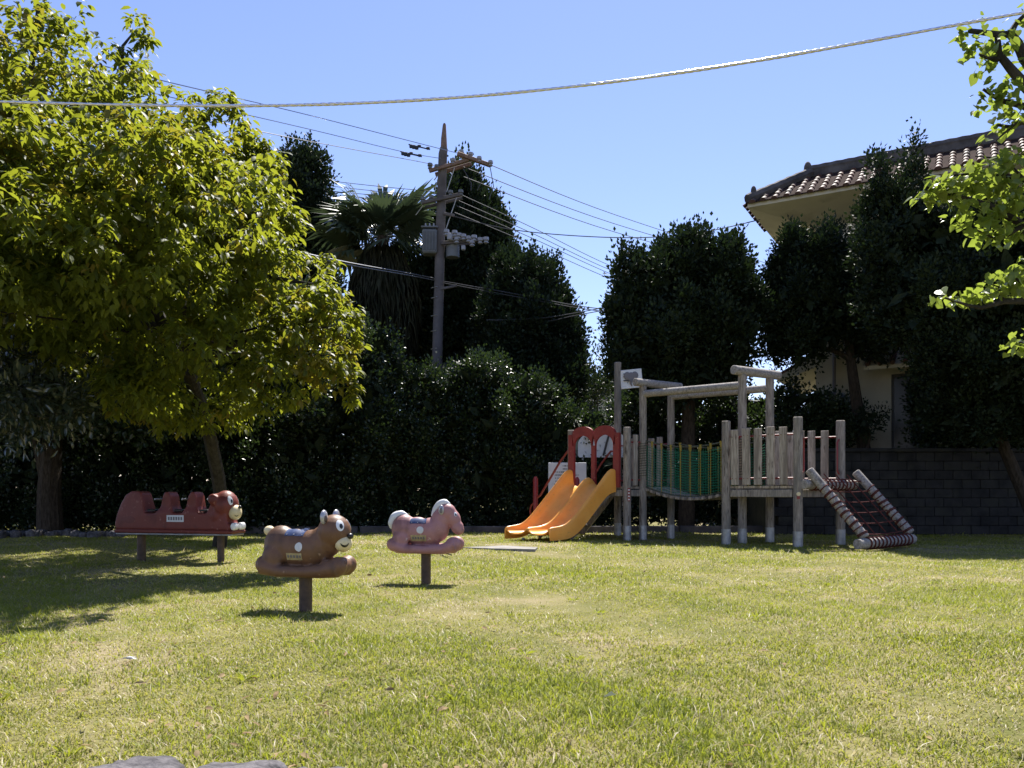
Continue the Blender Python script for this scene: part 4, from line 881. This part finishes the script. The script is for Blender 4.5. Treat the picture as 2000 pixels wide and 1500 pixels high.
def dog():
    A = Vector((-5.42, 11.15, 0)); Bp = Vector((-3.62, 10.75, 0)); d = (Bp-A).normalized(); L = (Bp-A).length
    t = thing('dog_rider', 'long red dog shaped rider with seats in a row, on two posts in the shade', 'spring rider', (A+Bp)/2, math.atan2(d.y, d.x)); h = 2.42/2; t.scale = (L/2.42, .80, 1)
    for x, r_ in ((.42, .075), (2.02, .06)): MB().tube([(x-h,0,-.05),(x-h,0,.40)], r_, 12).build('post', POLEB, t, smooth=True)
    prof = [(.02,.42),(.0,.50),(.03,.62),(.10,.78),(.20,.90),(.32,.95),(.47,.95),(.53,.92),(.57,.80),(.61,.655),(.83,.655),(.91,.74),(.95,.88),(.99,.94),(1.06,.94),(1.10,.88),(1.13,.74),(1.18,.655),(1.36,.655),(1.42,.74),(1.46,.88),(1.51,.94),(1.58,.94),(1.61,.88),(1.64,.74),(1.69,.655),(1.85,.655),(1.89,.74),(1.92,.86),(1.98,.92),(2.12,.90),(2.20,.75),(2.24,.55),(2.30,.42)]
    mb = MB().prism(prof, lambda u, v, w_: Vector((u-h, w_*(1 if v < .66 else .80), v)), -.17, .17)
    mb.ell((2.12-h,0,.76), (.22,.215,.20)).ell((2.0-h,0,.62), (.22,.19,.16))
    for s in (-1, 1): mb.ell((1.99-h, s*.19,.84), (.10,.05,.075)).ell((2.28-h,s*.10,.47), (.12,.075,.05))
    me = fuse(mb, .016, 7, REDF); link('body', me, t); bv = bvh_of(me)
    MB().box((1.20-h,0,.405), (2.36,.42,.045), bev=.015).build('base_rim', REDF, t)
    MB().box((1.20-h,0,.368), (2.32,.38,.025), bev=.008).build('base_plate', GALV, t)
    mz = MB().ell((2.30-h,0,.665), (.105,.135,.105), 18, 12).build('muzzle', CREAM, t, smooth='all'); bz = bvh_of(mz.data)
    MB().ell((2.395-h,0,.735), (.028,.036,.024), 12, 8).build('nose', BLACK, t, smooth='all')
    patch(bz, (2.30-h,-.03,.665), (.85,-.5,-.1), .045, .04, 'mouth', BLACK, mz, 'arc', .004, arc=(215,325,.006))
    for s in (-1, 1):
        n = Vector((.86, s*.42, .15)).normalized(); ey = patch(bv, Vector((2.15-h, s*.075, .80)), (1, s*.3, .2), .040, .066, 'eye', EYEW, t, off=.004)
        patch(bv, Vector((2.15-h, s*.060, .785)), (1, s*.3, .2), .014, .026, 'pupil', BLACK, ey, off=.009)
        for k in range(4): MB().ell((2.36-h+.012*math.cos(k), s*.105+(k-1.5)*.042, .478), (.055,.024,.05), 10, 8).build('toe', EYEW, t, smooth='all')
        patch(bv, (1.235-h,0,.58), (0, s, 0), .17, .045, 'name_plate', WHITEP, t, 'rect')
        pl = t.children[-1]
        for k in range(6): patch(bv, (1.235-h+(k-2.5)*.05,0,.58), (0, s, 0), .015, .022, 'letter', GREYP, pl, 'rect', off=.006)
        patch(bv, (.30-h,0,.56), (0, s, 0), .12, .05, 'leg_mark', mat('dark_red%d' % s, (.13,.02,.015), .5), t, off=.003)
    for x in (.73, 1.27, 1.77):
        MB().box((x-h,0,.688), (.16,.30,.03), bev=.01).build('seat', BLACK, t)
        MB().tube([(x-h+.15,-.24,.84),(x-h+.15,.24,.84)], .013, 8).build('handle', GALV, t, smooth=True)
dog()

# ------------------------------------------------------------------ wooden play structure
PT = {'0': (1.22,16.5), '2': (2.25,15.72), '3': (2.59,15.9), '4': (3.23,16.34), '1': (2.26,17.18), '5': (3.82,14.34), '6': (4.18,14.59), '7': (4.82,15.03), '8': (4.82,13.55), '9': (5.82,14.24)}
e1 = Vector((.785,-.619,0)).normalized(); e2 = Vector((.823,.568,0)).normalized()
def play():
    O_ = Vector((3.4, 15.0, 0)); t = thing('play_structure', 'wooden play structure with orange double slide, rope bridge, plank decks and climbing net', 'playground', O_)
    q = lambda k, z=0.0: Vector((PT[k][0]-O_.x, PT[k][1]-O_.y, z)); DK = 1.04
    tops = {'0': 2.20, '2': 2.20, '3': 3.02, '4': 3.02, '1': 3.70, '5': 2.20, '6': 3.06, '7': 3.06, '8': 2.20, '9': 2.20}
    def log(p, qq, r, nm='beam', m=LOGM, par=t):
        d = (qq-p).normalized()
        return MB().tube([p, p+d*.012, qq-d*.012, qq], [r-.012, r, r, r-.012], 16).build(nm, m, par, smooth=True)
    posts = {}
    for k, tz in tops.items():
        r = .078 if k not in '34' else .074; p = q(k)
        posts[k] = MB().tube([p+Vector((0,0,-.1)), p+Vector((0,0,tz-.012)), p+Vector((0,0,tz))], [r, r*.985, r-.014], 16).build('post', WOOD, t, smooth=True)
        MB().tube([p+Vector((0,0,-.05)), p+Vector((0,0,.27))], r+.006, 16).build('post_sleeve', GALV, posts[k], smooth=True)
    # roof logs
    ov = .22
    log(q('3',2.87)+(q('3')-q('6')).normalized()*-.0, q('6',2.87), .072); log(q('4',2.87), q('7',2.87), .072)
    d = (q('4')-q('3')).normalized(); log(q('3',3.09)-d*.22, q('4',3.09)+d*.28, .078); d = (q('7')-q('6')).normalized(); log(q('6',3.13)-d*.24, q('7',3.13)+d*.26, .085)
    # decks of boards
    def deck(a, b, c, e):
        n = 8
        for i in range(n):
            s0, s1 = (i+.04)/n, (i+.96)/n; P0 = a+(b-a)*s0; P1 = a+(b-a)*s1; P2 = e+(c-e)*s1; P3 = e+(c-e)*s0; z = Vector((0,0,DK)); zz = Vector((0,0,DK-.045))
            MB().add([P0+zz,P1+zz,P2+zz,P3+zz,P0+z,P1+z,P2+z,P3+z], [(0,3,2,1),(4,5,6,7),(0,1,5,4),(1,2,6,5),(2,3,7,6),(3,0,4,7)]).build('deck_board', PLANKM, t)
        for (u_, w_) in ((a,b),(b,c),(c,e),(e,a)):
            dd = (w_-u_); M = dd.to_track_quat('X','Z').to_matrix(); MB().box((u_+w_)/2+Vector((0,0,DK-.13)), (dd.length-.17,.07,.13), M, bev=.008).build('joist', WOOD, t)
    deck(q('0'), q('2'), q('4'), q('1')); deck(q('5'), q('8'), q('9'), q('7'))
    # railing planks
    def planks(a, b, us, w_=.135, zb=DK+.0, zt=2.05, off=0, name='railing_plank'):
        dd = (b-a); L = dd.length; dn = dd.normalized(); nrm = Vector((dn.y,-dn.x,0)); M = dn.to_track_quat('X','Z').to_matrix()
        for u_ in us:
            h_ = zt+random.uniform(-.02,.02); c = a+dn*u_+nrm*off
            pl = MB().box(c+Vector((0,0,(zb+.015+h_)/2)), (w_*random.uniform(.95,1.05), .04, h_-zb-.015), M@Matrix.Rotation(random.uniform(-.012,.012),3,'Y'), bev=.007).build(name, PLANKM, t)
            for zz in (zb+.13, h_-.13):
                for sx in (-.035,.035): MB().tube([c+dn*sx+nrm*.018+Vector((0,0,zz)), c+dn*sx+nrm*.032+Vector((0,0,zz))], .009, 6).build('bolt', STEEL, pl)
        for zz in (zb+.13, zt-.14): MB().tube([a+Vector((0,0,zz)), b+Vector((0,0,zz))], .016, 8).build('rail', REDD, t, smooth=True)
    a, b = q('5'), q('8'); planks(a, b, [.175,.385,.595,.82,1.04], off=.035)
    a, b = q('7'), q('9'); planks(a, b, [.17,.37,.57,.77,1.0])
    a, b = q('2'), q('3'); planks(a, b, [.20], .115)
    a, b = q('5'), q('6'); planks(a, b, [.22], .115)
    a, b = q('1'), q('4'); planks(a, b, [.22,.42,.62,.82,1.02])
    # rope bridge
    n = 15; sag = .21
    A0, A1, B0, B1 = q('3'), q('6'), q('4'), q('7'); bd = (A1-A0).normalized()
    for i in range(n):
        s = (i+.5)/n; z = DK-.03-sag*4*s*(1-s); sl = -sag*4*(1-2*s)/(A1-A0).length
        p = A0+(A1-A0)*s; r_ = B0+(B1-B0)*s; dd = (r_-p); X = dd.normalized(); Y = (bd+Vector((0,0,sl))).normalized(); Y = (Y-X*Y.dot(X)).normalized(); Z = X.cross(Y)
        MB().box((p+r_)/2+Vector((0,0,z)), (dd.length+.04,.105,.055), Matrix((X,Y,Z)).transposed(), bev=.008).build('bridge_plank', PLANKM, t)
    def catz(s, z0, sg): return z0-sg*4*s*(1-s)
    for (P0, P1) in ((A0,A1),(B0,B1)):
        N = 24
        top = [P0+(P1-P0)*(i/N)+Vector((0,0,catz(i/N,1.96,.17))) for i in range(N+1)]; bot = [P0+(P1-P0)*(i/N)+Vector((0,0,catz(i/N,DK+.02,sag))) for i in range(N+1)]
        MB().tube(top, .016, 6).build('top_rope', ROPE_D, t, smooth=True); MB().tube(bot, .014, 6).build('bottom_rope', ROPE_D, t, smooth=True)
        net = MB()
        for j in range(1, 17):
            f_ = j/17*.93; net.tube([bo+(to-bo)*f_+Vector((0,0,.006*math.sin(k*2.1+j))) for k, (bo, to) in enumerate(zip(bot, top))], .0055, 4)
        for i in range(1, 40):
            s = i/40; bo = P0+(P1-P0)*s+Vector((0,0,catz(s,DK+.02,sag))); to = P0+(P1-P0)*s+Vector((0,0,catz(s,1.96,.17)-.06)); net.tube([bo, to], .003, 3)
        o = net.build('rope_net', ROPE_G, t); o['kind'] = 'stuff'
        for i in range(1, 10):
            s = i/10; bo = P0+(P1-P0)*s+Vector((0,0,catz(s,DK+.0,sag))); to = P0+(P1-P0)*s+Vector((0,0,catz(s,1.965,.17)))
            vr = MB().tube([bo, to], .008, 6).build('vertical_rope', ROPE_Y, t, smooth=True)
            MB().tube([to+Vector((0,0,-.09)), to+Vector((0,0,.02))], [.016,.030], 8).build('rope_cone', ROPE_Y, vr, smooth=True)
    for k, z0, z1 in (('3',1.22,1.9),('4',1.22,1.9),('6',1.22,1.9),('7',1.22,1.9)):
        pts = []; turns = 14
        for i in range(turns*10+1): a_ = i/10*2*math.pi; pts.append(q(k)+Vector((math.cos(a_)*.084, math.sin(a_)*.084, z0+(z1-z0)*i/(turns*10))))
        MB().tube(pts, .007, 4).build('rope_winding', ROPE_D, posts[k], smooth=True)
    # slide panel with two arches
    a0 = q('0')+Vector((0,0,0)); pd = (q('2')-q('0')).normalized(); pn = Vector((-e2.x,-e2.y,0)); org = q('0')+pd*.02-e2*.06; Wd = 1.18
    fn = lambda u_, v_, w_: org+pd*u_+pn*w_+Vector((0,0,DK-.02+v_))
    def arch_outer(c, r, y, n=14, rev=False): return [(c+r*math.cos(math.pi-math.pi*i/n), y+r*.62*math.sin(math.pi*i/n)) for i in range(n+1)]
    cx1, cx2, ro = .34, .84, .25
    # built from left upright, middle post, right upright and two arch crowns meeting edge to edge
    mb = MB()
    def strip(c, ri, y_in, y_out, u_l, u_r):
        n = 16; inn = [(c-ri*math.cos(math.pi*i/n), y_in+ri*math.sin(math.pi*i/n)) for i in range(n+1)]
        out = []
        for i in range(n+1):
            uu = u_l+(u_r-u_l)*i/n; out.append((uu, 1.075+.155*math.sqrt(max(0, 1-((uu-c)/((u_r-u_l)/2))**2)) if abs(uu-c) < (u_r-u_l)/2 else 1.075))
        for i in range(n):
            quad = [inn[i], inn[i+1], out[i+1], out[i]]
            vs = [fn(*p, 0) for p in quad]+[fn(*p, .045) for p in quad]
            fs = [(0,1,2,3),(7,6,5,4),(0,4,5,1),(2,6,7,3)]
            mb.add(vs, fs)
        return
    yi = .84; ri1 = .205
    strip(cx1, ri1, yi, 0, .09, .59); strip(cx2, ri1, yi, 0, .59, 1.09)
    for (u0, u1, h_, h2_) in ((0,.09,0,1.075),(.09,cx1-ri1,0,yi),(cx1+ri1,cx2-ri1,0,yi),(cx2+ri1,1.09,0,yi),(1.09,Wd,0,1.075)):
        vs = [fn(u0,h_,0),fn(u1,h_,0),fn(u1,h2_,0),fn(u0,h2_,0),fn(u0,h_,.045),fn(u1,h_,.045),fn(u1,h2_,.045),fn(u0,h2_,.045)]
        mb.add(vs, [(0,1,2,3),(7,6,5,4),(0,4,5,1),(1,5,6,2),(2,6,7,3),(3,7,4,0)])
    me_o = mb.build('arch_panel', REDP, t)
    bm = bmesh.new(); bm.from_mesh(me_o.data); bmesh.ops.remove_doubles(bm, verts=bm.verts, dist=.0015)
    # fill gaps between strip ends and uprights is not needed: shared corner points meet
    bm.to_mesh(me_o.data); bm.free()
    # double slide: moulded profile swept down
    sdir = -e2; sd_n = sdir.normalized(); across = pd
    org2 = q('0')+pd*.10-e2*.10; wl = 1.02
    path = [(0,1.05),(.12,1.04),(.25,.97),(.40,.82),(.60,.61),(.80,.41),(.95,.285),(1.10,.195),(1.25,.16),(1.40,.15),(1.56,.15),(1.63,.15),(1.64,.15)]
    wallh = [.32,.36,.31,.295,.30,.295,.27,.22,.155,.135,.125,.105,.08]; midh = [.10,.20,.21,.20,.20,.19,.17,.15,.13,.12,.115,.10,.075]
    sec = []
    w2 = wl/2
    def section(wh, mh):
        s = [(-.02,-.12),(-.02,wh*.6),(-.015,wh-.01),(.01,wh+.012),(.035,wh-.01),(.045,wh*.5),(.06,.05),(.10,.005),(.22,-.005),(w2-.12,.0),(w2-.06,.05),(w2-.045,mh*.6),(w2-.03,mh-.01),(w2,mh+.012)]
        return s+[(wl-a_, b_) for a_, b_ in reversed(s[:-1])]
    vs = []; fs = []
    for (u_, z), wh, mh in zip(path, wallh, midh):
        sc = section(wh, mh)
        for a_, b_ in sc: vs.append(org2+across*a_+sd_n*u_+Vector((0,0,z+b_)))
        n_ = len(sc)
        for a_, b_ in reversed(sc): # underside: follows 2.5 cm below / inside
            dep = -.03
            vs.append(org2+across*(a_+(.0 if 0 < a_ < wl else 0))+sd_n*u_+Vector((0,0,max(z-.12, z+b_-.03) if -.01 < a_ < wl+.01 else z-.12)))
    m2 = 2*n_
    for i in range(len(path)-1):
        for k in range(m2): k2 = (k+1) % m2; fs.append((i*m2+k, i*m2+k2, (i+1)*m2+k2, (i+1)*m2+k))
    fs.append(tuple(range(m2))); fs.append(tuple((len(path)-1)*m2+k for k in range(m2-1,-1,-1)))
    me = me_from('slide', vs, fs, ORANGE, True)
    bm = bmesh.new(); bm.from_mesh(me); bmesh.ops.triangulate(bm, faces=[f for f in bm.faces if len(f.verts) > 4]); bmesh.ops.recalc_face_normals(bm, faces=bm.faces); bm.to_mesh(me); bm.free(); me.set_sharp_from_angle(angle=R(50))
    sl = link('slide', me, t); sb = sl.modifiers.new('sub', 'SUBSURF'); sb.levels = 1; sb.render_levels = 1
    for s in (.14, .88):
        p = org2+across*s+sd_n*1.35; MB().tube([p+Vector((0,0,-.05)), p+Vector((0,0,.05))], .03, 8).build('slide_foot', GALV, sl, smooth=True)
        MB().tube([org2+across*s+sd_n*.02+Vector((0,0,.86)), org2+across*s+sd_n*.5+Vector((0,0,.48)), org2+across*s+sd_n*.95+Vector((0,0,.05)), org2+across*s+sd_n*.97+Vector((0,0,-.05))], .035, 8).build('slide_strut', WOOD, sl, smooth=True)
    # stair with red handrails on the far left side
    so = -e1; 
    for kk, off in (('0', .06), ('1', -.06)):
        b0 = q(kk)+e2*off
        pts = [b0+Vector((0,0,1.80)), b0+so*.12+Vector((0,0,1.80)), b0+so*.35+Vector((0,0,1.55)), b0+so*.85+Vector((0,0,.86)), b0+so*.95+Vector((0,0,.80))]
        MB().tube(pts, .024, 8).build('handrail', REDD, t, smooth=True)
        pts = [b0+Vector((0,0,1.42)), b0+so*.25+Vector((0,0,1.22)), b0+so*.70+Vector((0,0,.62)), b0+so*.95+Vector((0,0,.42))]
        MB().tube(pts, .02, 8).build('lower_rail', REDD, t, smooth=True)
        MB().tube([b0+so*.98+Vector((0,0,.0)), b0+so*.98+Vector((0,0,1.20)), b0+so*.98+Vector((0,0,1.26))], [.052,.052,.02], 12).build('rail_post', REDP, t, smooth=True)
        lp = [b0+so*(1.02+.10*math.sin(a_))+Vector((0,0,.52+.16*math.cos(a_))) for a_ in [i*math.pi/10 for i in range(11)]]
        MB().tube(lp, .02, 8).build('rail_loop', REDD, t, smooth=True)
    for i in range(4):
        s = (i+1)/5; c0 = q('0')+so*(.95*(1-s)+.03)+Vector((0,0,DK*s)); c1 = q('1')+so*(.95*(1-s)+.03)+Vector((0,0,DK*s)); dd = c1-c0
        MB().box((c0+c1)/2, (dd.length-.05,.19,.045), dd.to_track_quat('X','Z').to_matrix(), bev=.008).build('stair_tread', PLANKM, t)
    for kk in '01': MB().box(q(kk)+so*.5+Vector((0,0,.5)), (1.42,.05,.16), (so*.95+Vector((0,0,-DK))).to_track_quat('X','Z').to_matrix(), bev=.006).build('stair_string', WOOD, t)
    # climbing net on the right
    lt = {}
    for nm, topx, botx in (('a', W(1580,918,13.5), W(1690,1050,12.92)), ('b', W(1671,922,14.2), W(1779,1041,13.6))):
        p0, p1 = topx-O_, botx-O_; lt[nm] = (p0, p1); d = (p1-p0)
        lg = log(p0, p1, .075, 'net_log', LOGM)
        pts = []; U = d.normalized(); s1 = U.cross(Vector((0,0,1))).normalized(); s2 = U.cross(s1); turns = 10
        for tt in range(turns):
            f_ = .28+.66*tt/(turns-1); c = p0+d*f_; ring = [c+s1*math.cos(a_)*.083+s2*math.sin(a_)*.083+U*(.012*math.sin(a_+tt)) for a_ in [i*2*math.pi/14 for i in range(15)]]
            MB().tube(ring, .011, 5).build('rope_wrap', ROPE_R, lg, smooth=True)
            ring = [p+U*.022+s2*.004 for p in ring]; 
            if tt % 2: MB().tube(ring, .009, 5).build('rope_wrap', ROPE_R, lg, smooth=True)
    def wraplog(p0, p1, r, nm, turns):
        lg = log(p0, p1, r, nm, LOGM); d = p1-p0; U = d.normalized(); s1 = Vector((0,0,1)); s2 = U.cross(s1)
        for tt in range(turns):
            c = p0+d*(.16+.74*tt/(turns-1)); ring = [c+s1*math.cos(a_)*(r+.01)+s2*math.sin(a_)*(r+.01) for a_ in [i*2*math.pi/12 for i in range(13)]]
            MB().tube(ring, .014, 5).build('rope_wrap', ROPE_R, lg, smooth=True)
    wraplog(q('8')+e1*.13-e2*.06+Vector((0,0,1.06)), q('9')+e1*.13+e2*.2+Vector((0,0,1.06)), .085, 'net_log', 11)
    wraplog(lt['a'][1]-e2*.22+Vector((0,0,-.10)), lt['b'][1]+e2*.06+Vector((0,0,-.10)), .085, 'net_log', 12)
    net = MB(); (a0_, a1_), (b0_, b1_) = lt['a'], lt['b']
    for i in range(6):
        f_ = .15+.8*i/5; p, r_ = a0_+(a1_-a0_)*f_, b0_+(b1_-b0_)*f_; net.tube([p+(r_-p)*s+Vector((0,0,-.03*math.sin(math.pi*s))) for s in (0,.25,.5,.75,1)], .010, 5)
    for j in range(1, 4):
        s = j/4; net.tube([a0_+(b0_-a0_)*s+((a1_+(b1_-a1_)*s)-(a0_+(b0_-a0_)*s))*f_ for f_ in (.05,.3,.6,.95)], .010, 5)
    net.build('climbing_net', ROPE_R, t, kind='stuff')
    for kk, sgn in (('8',1),('9',-1)):
        p = q(kk)+e1*.02+e2*sgn*.13; MB().tube([p-e2*sgn*.05+Vector((0,0,1.86)), p+Vector((0,0,1.80)), p+Vector((0,0,1.30)), p-e2*sgn*.05+Vector((0,0,1.25))], .015, 8).build('grab_handle', REDD, t, smooth=True)
    # small tags
    p = q('2')+Vector((.004,-.079,0)); lb_ = MB().box(p+Vector((.02,-.003,.88)), (.05,.012,.26), bev=.004).build('tag_plate', REDP, t)
    for k in range(4): MB().tube([p+Vector((.02,-.008,.97-k*.062)), p+Vector((.02,-.013,.97-k*.062))], .016, 10).build('tag_mark', WHITEP, lb_)
    p = q('8')+Vector((-.02,-.078,.90)); lb_ = MB().tube([p, p+Vector((0,-.012,0))], .035, 14).build('tag_plate', CREAM, t); MB().box(p+Vector((0,-.004,-.06)), (.05,.012,.05), bev=.003).build('tag_plate', REDP, t)
    # elephant board on the tall post
    c = W(1233,740,17.12)-O_; bo = MB().box(c, (.46,.03,.40), Matrix.Rotation(R(-6),3,'Z')@Matrix.Rotation(R(-5),3,'Y'), bev=.008).build('picture_board', WHITEP, t)
    for z in (.10,.045,-.04): MB().box(c+Vector((-.02,-.021,z)), (.30,.012,.022)).build('dark_bar', DARKP, bo)
    el = MB(); y = -.03
    for (x_, z_, a_, b_) in ((-.09,.06,.075,.085),(.07,.07,.075,.085),(-.01,.04,.075,.10)): el.ell(c+Vector((x_,y,z_)), (a_,.012,b_), 14, 8)
    el.tube([c+Vector((-.01,y,-.03)), c+Vector((-.015,y,-.10)), c+Vector((.01,y,-.15))], [.035,.024,.016], 8); el.tube([c+Vector((-.07,y,-.05)), c+Vector((-.08,y,-.10))], [.012,.006], 6); el.tube([c+Vector((.05,y,-.05)), c+Vector((.065,y,-.10))], [.012,.006], 6)
    el.build('elephant_head', GREYP, bo, smooth=True)
play()

# ------------------------------------------------------------------ boards behind the slide
D = 19.0; b = Vector(gnd(1108, D)); t = thing('notice_board', 'white notice board with lines of dark writing behind the slide', 'sign', b)
c = W(1108, 934, D)-b; MB().box(c, (.90,.04,.74), bev=.008).build('panel', WHITEP, t)
rr = random.Random(9)
for j in range(9):
    mb = MB(); z = .29-j*.072; x = -.34+rr.uniform(0,.08) if j > 1 else -.10
    while x < (.34 if j > 1 else .24)-rr.uniform(0,.14): w_ = rr.uniform(.012,.024); mb.box(c+Vector((x,-.024,z)), (w_,.008,rr.uniform(.018,.03))); x += w_+rr.choice([.008,.010,.022])
    mb.build('text_line', DARKP, t)
for s in (-.4,.4): MB().tube([Vector((s,.05,-.05)), Vector((s,.05,c.z+.3))], .03, 8).build('leg', GALV, t, smooth=True)
D = 19.8; b = Vector(gnd(1178, D)); t = thing('round_white_board', 'pale rounded board seen through the right arch of the slide panel', 'board', b)
c = W(1178, 868, D)-b; mb = MB(); K = 20; pl = [(.62*math.cos(math.pi*i/K), .36*math.sin(math.pi*i/K)) for i in range(K+1)]+[(-.62,-.32),(.62,-.32)]
mb.prism(pl, lambda u_, v_, w_: c+Vector((u_, w_, v_)), -.02, .02); mb.build('panel', WHITEP, t)
MB().tube([c+Vector((.0,-.05,-.28)), c+Vector((.14,-.05,.25))], .025, 6).build('brace', BLACK, t)
for s in (-.5,.5): MB().tube([Vector((s,.05,-.05)), Vector((s,.05,c.z-.1))], .03, 8).build('leg', GALV, t, smooth=True)
D = 19.7; b = Vector(gnd(1138, D)); t = thing('green_panel', 'pale green panel seen through the left arch of the slide panel', 'board', b)
c = W(1136, 875, D+.3)-b; MB().box(c, (.62,.05,.46), bev=.05).build('panel', mat('pale_green', (.22,.27,.22), .6), t)
for s in (-.25,.25): MB().tube([Vector((s,.4,-.05)), Vector((s,.4,c.z-.1))], .03, 8).build('leg', GALV, t, smooth=True)

# ------------------------------------------------------------------ small ground things
def slab(name, label, cat, pts, z0, z1, m):
    mb = MB(); mb.prism(pts, lambda u_, v_, w_: Vector((u_, v_, w_)), z0, z1); tag(mb.build(name, m), label, cat)
slab('concrete_pad', 'thin pale concrete pad on the grass at the slide exit', 'slab', [XY(905,13.3), XY(960,13.05), XY(1045,12.85), XY(1050,13.3), XY(985,13.75)], -.05, .02, CONC)
for i, (x0, x1) in enumerate(((-7.0,-3.5),(-3.46,.4),(.44,3.8),(3.84,7.4))):
    mb = MB().box(((x0+x1)/2, 18.2+.1*i, .05), (x1-x0, .16, .2), bev=.015)
    tag(mb.build('kerb', MORTAR), ['weathered kerb stone behind the brown bear', 'weathered kerb stone behind the pink horse', 'weathered kerb stone behind the slide and tall sign post', 'weathered kerb stone behind the right play deck'][i], 'kerb', 'kerb along the back hedge')
def rock(name, label, c, r, seed, group, m=ROCK):
    bm = bmesh.new(); bmesh.ops.create_icosphere(bm, subdivisions=4, radius=1.0); rr = random.Random(seed); ph = [rr.uniform(0,6) for _ in range(6)]
    for v in bm.verts:
        n = v.co.copy(); f = 1+.10*math.sin(n.x*3+ph[0])*math.sin(n.y*3+ph[1])+.06*math.sin(n.x*7+ph[2]+n.z*5)+.035*math.sin(n.y*13+ph[3]+n.x*9)+.02*math.sin(n.x*25+ph[4])*math.sin(n.y*23+ph[5])
        n = Vector((math.copysign(abs(n.x)**.75, n.x), math.copysign(abs(n.y)**.75, n.y), math.copysign(abs(n.z)**.55, n.z)))*f
        v.co = Vector((n.x*r[0], n.y*r[1], n.z*r[2]))
    me = bpy.data.meshes.new(name); bm.to_mesh(me); bm.free(); me.materials.append(m); me.polygons.foreach_set('use_smooth', [True]*len(me.polygons))
    o = link(name, me); o.location = c; tag(o, label, 'rock', group)
g = 'flat stones along the near lawn edge'
rock('edge_stone', 'leftmost grey flat stone at the bottom edge of the lawn', (-1.19,2.52,.0), (.158,.15,.085), 1, g)
rock('edge_stone', 'second grey flat stone from the left at the bottom edge', (-.885,2.53,-.002), (.152,.14,.082), 2, g)
rock('edge_stone', 'third, lower grey flat stone at the bottom edge', (-.605,2.50,-.005), (.122,.14,.075), 3, g)
rr = random.Random(4)
for i in range(16):
    px = -20+i*17; D = 16.6+rr.uniform(-.2,.3)
    rock('border_rock', 'small pale rock in the border row under the left trees, number %d' % (i+1) if False else 'small pale rock in the sunlit border row under the left trees', (*XY(px, D), .04), (rr.uniform(.09,.16), rr.uniform(.08,.12), rr.uniform(.07,.12)), 10+i, 'small rocks of the border under the left trees')
p = [W(845,1083,12.2), W(860,1087,12.0), W(882,1093,11.3)]
for q_ in p: q_.z = .05
tag(MB().tube(p, [.012,.016,.008], 6).build('fallen_branch', BARK, None, smooth=True), 'dark fallen stick on the grass behind the pink horse', 'stick')
tag(MB().add([(-2.14,4.40,.035),(-2.10,4.38,.045),(-2.05,4.40,.04),(-2.10,4.415,.042),(-2.10,4.38,.036),(-2.05,4.40,.03)], [(0,1,2,3),(0,4,5,3)]).build('dry_leaf', WHITEP), 'pale curled dry leaf on the left lawn', 'leaf')
tag(MB().add([(.40,3.53,.045),(.435,3.52,.075),(.46,3.55,.05),(.43,3.57,.045)], [(0,1,2,3)]).build('dry_leaf', WHITEP), 'small white scrap of leaf on the grass in the near middle', 'leaf')
# weeds, clover patches and fallen leaves that break up the lawn
def weeds():
    n = 110; y = 2.6+9.5*rng.random(n)**1.3; x = rng.uniform(-1, 1, n)*(.66*y+.4)
    k = 16; P = np.stack([x, y, bump_z(x, y)], -1); idx = np.repeat(np.arange(n), k); a = rng.uniform(0, 6.28, n*k)
    sz = np.repeat(rng.uniform(.6, 1.3, n), k)
    h = np.stack([np.cos(a), np.sin(a), np.zeros(n*k)], -1); up = rng.uniform(.3, 1.6, n*k)
    pos = P[idx]+h*rng.uniform(0, .035, (n*k, 1)); ax = unit(h+np.array([0, 0, 1.])*up[:, None])
    o = link('weed_tufts', leaf_mesh('weed_tufts', RH, pos, ax, unit(h*-.4+np.array([0, 0, 1.])+rng.normal(size=(n*k, 3))*.2), sz*rng.uniform(.025, .055, n*k), sz*rng.uniform(.004, .008, n*k), G1))
    o['kind'] = 'stuff'; o['label'] = 'taller fresh green weed tufts scattered over the lawn'; o['category'] = 'weeds'
    n = 330; y = 2.6+11*rng.random(n)**1.2; x = rng.uniform(-1, 1, n)*(.66*y+.4); x = np.where(rng.random(n) < .45, -np.abs(x), x)
    a = rng.uniform(0, 6.28, n); ax = np.stack([np.cos(a), np.sin(a), rng.normal(size=n)*.25], -1)
    m = mat('fallen_leaf', (.16,.10,.045), .8, 0, .2, (.38,.28,.15), 6, space='World', trans=.2)
    o = link('leaf_litter', leaf_mesh('leaf_litter', OV, np.stack([x, y, bump_z(x, y)+.022], -1), ax, unit(np.array([0, 0, 1.])+rng.normal(size=(n, 3))*.3), rng.uniform(.03, .07, n), rng.uniform(.014, .03, n), m))
    o['kind'] = 'stuff'; o['label'] = 'small brown fallen leaves scattered over the lawn'; o['category'] = 'leaf litter'
weeds()
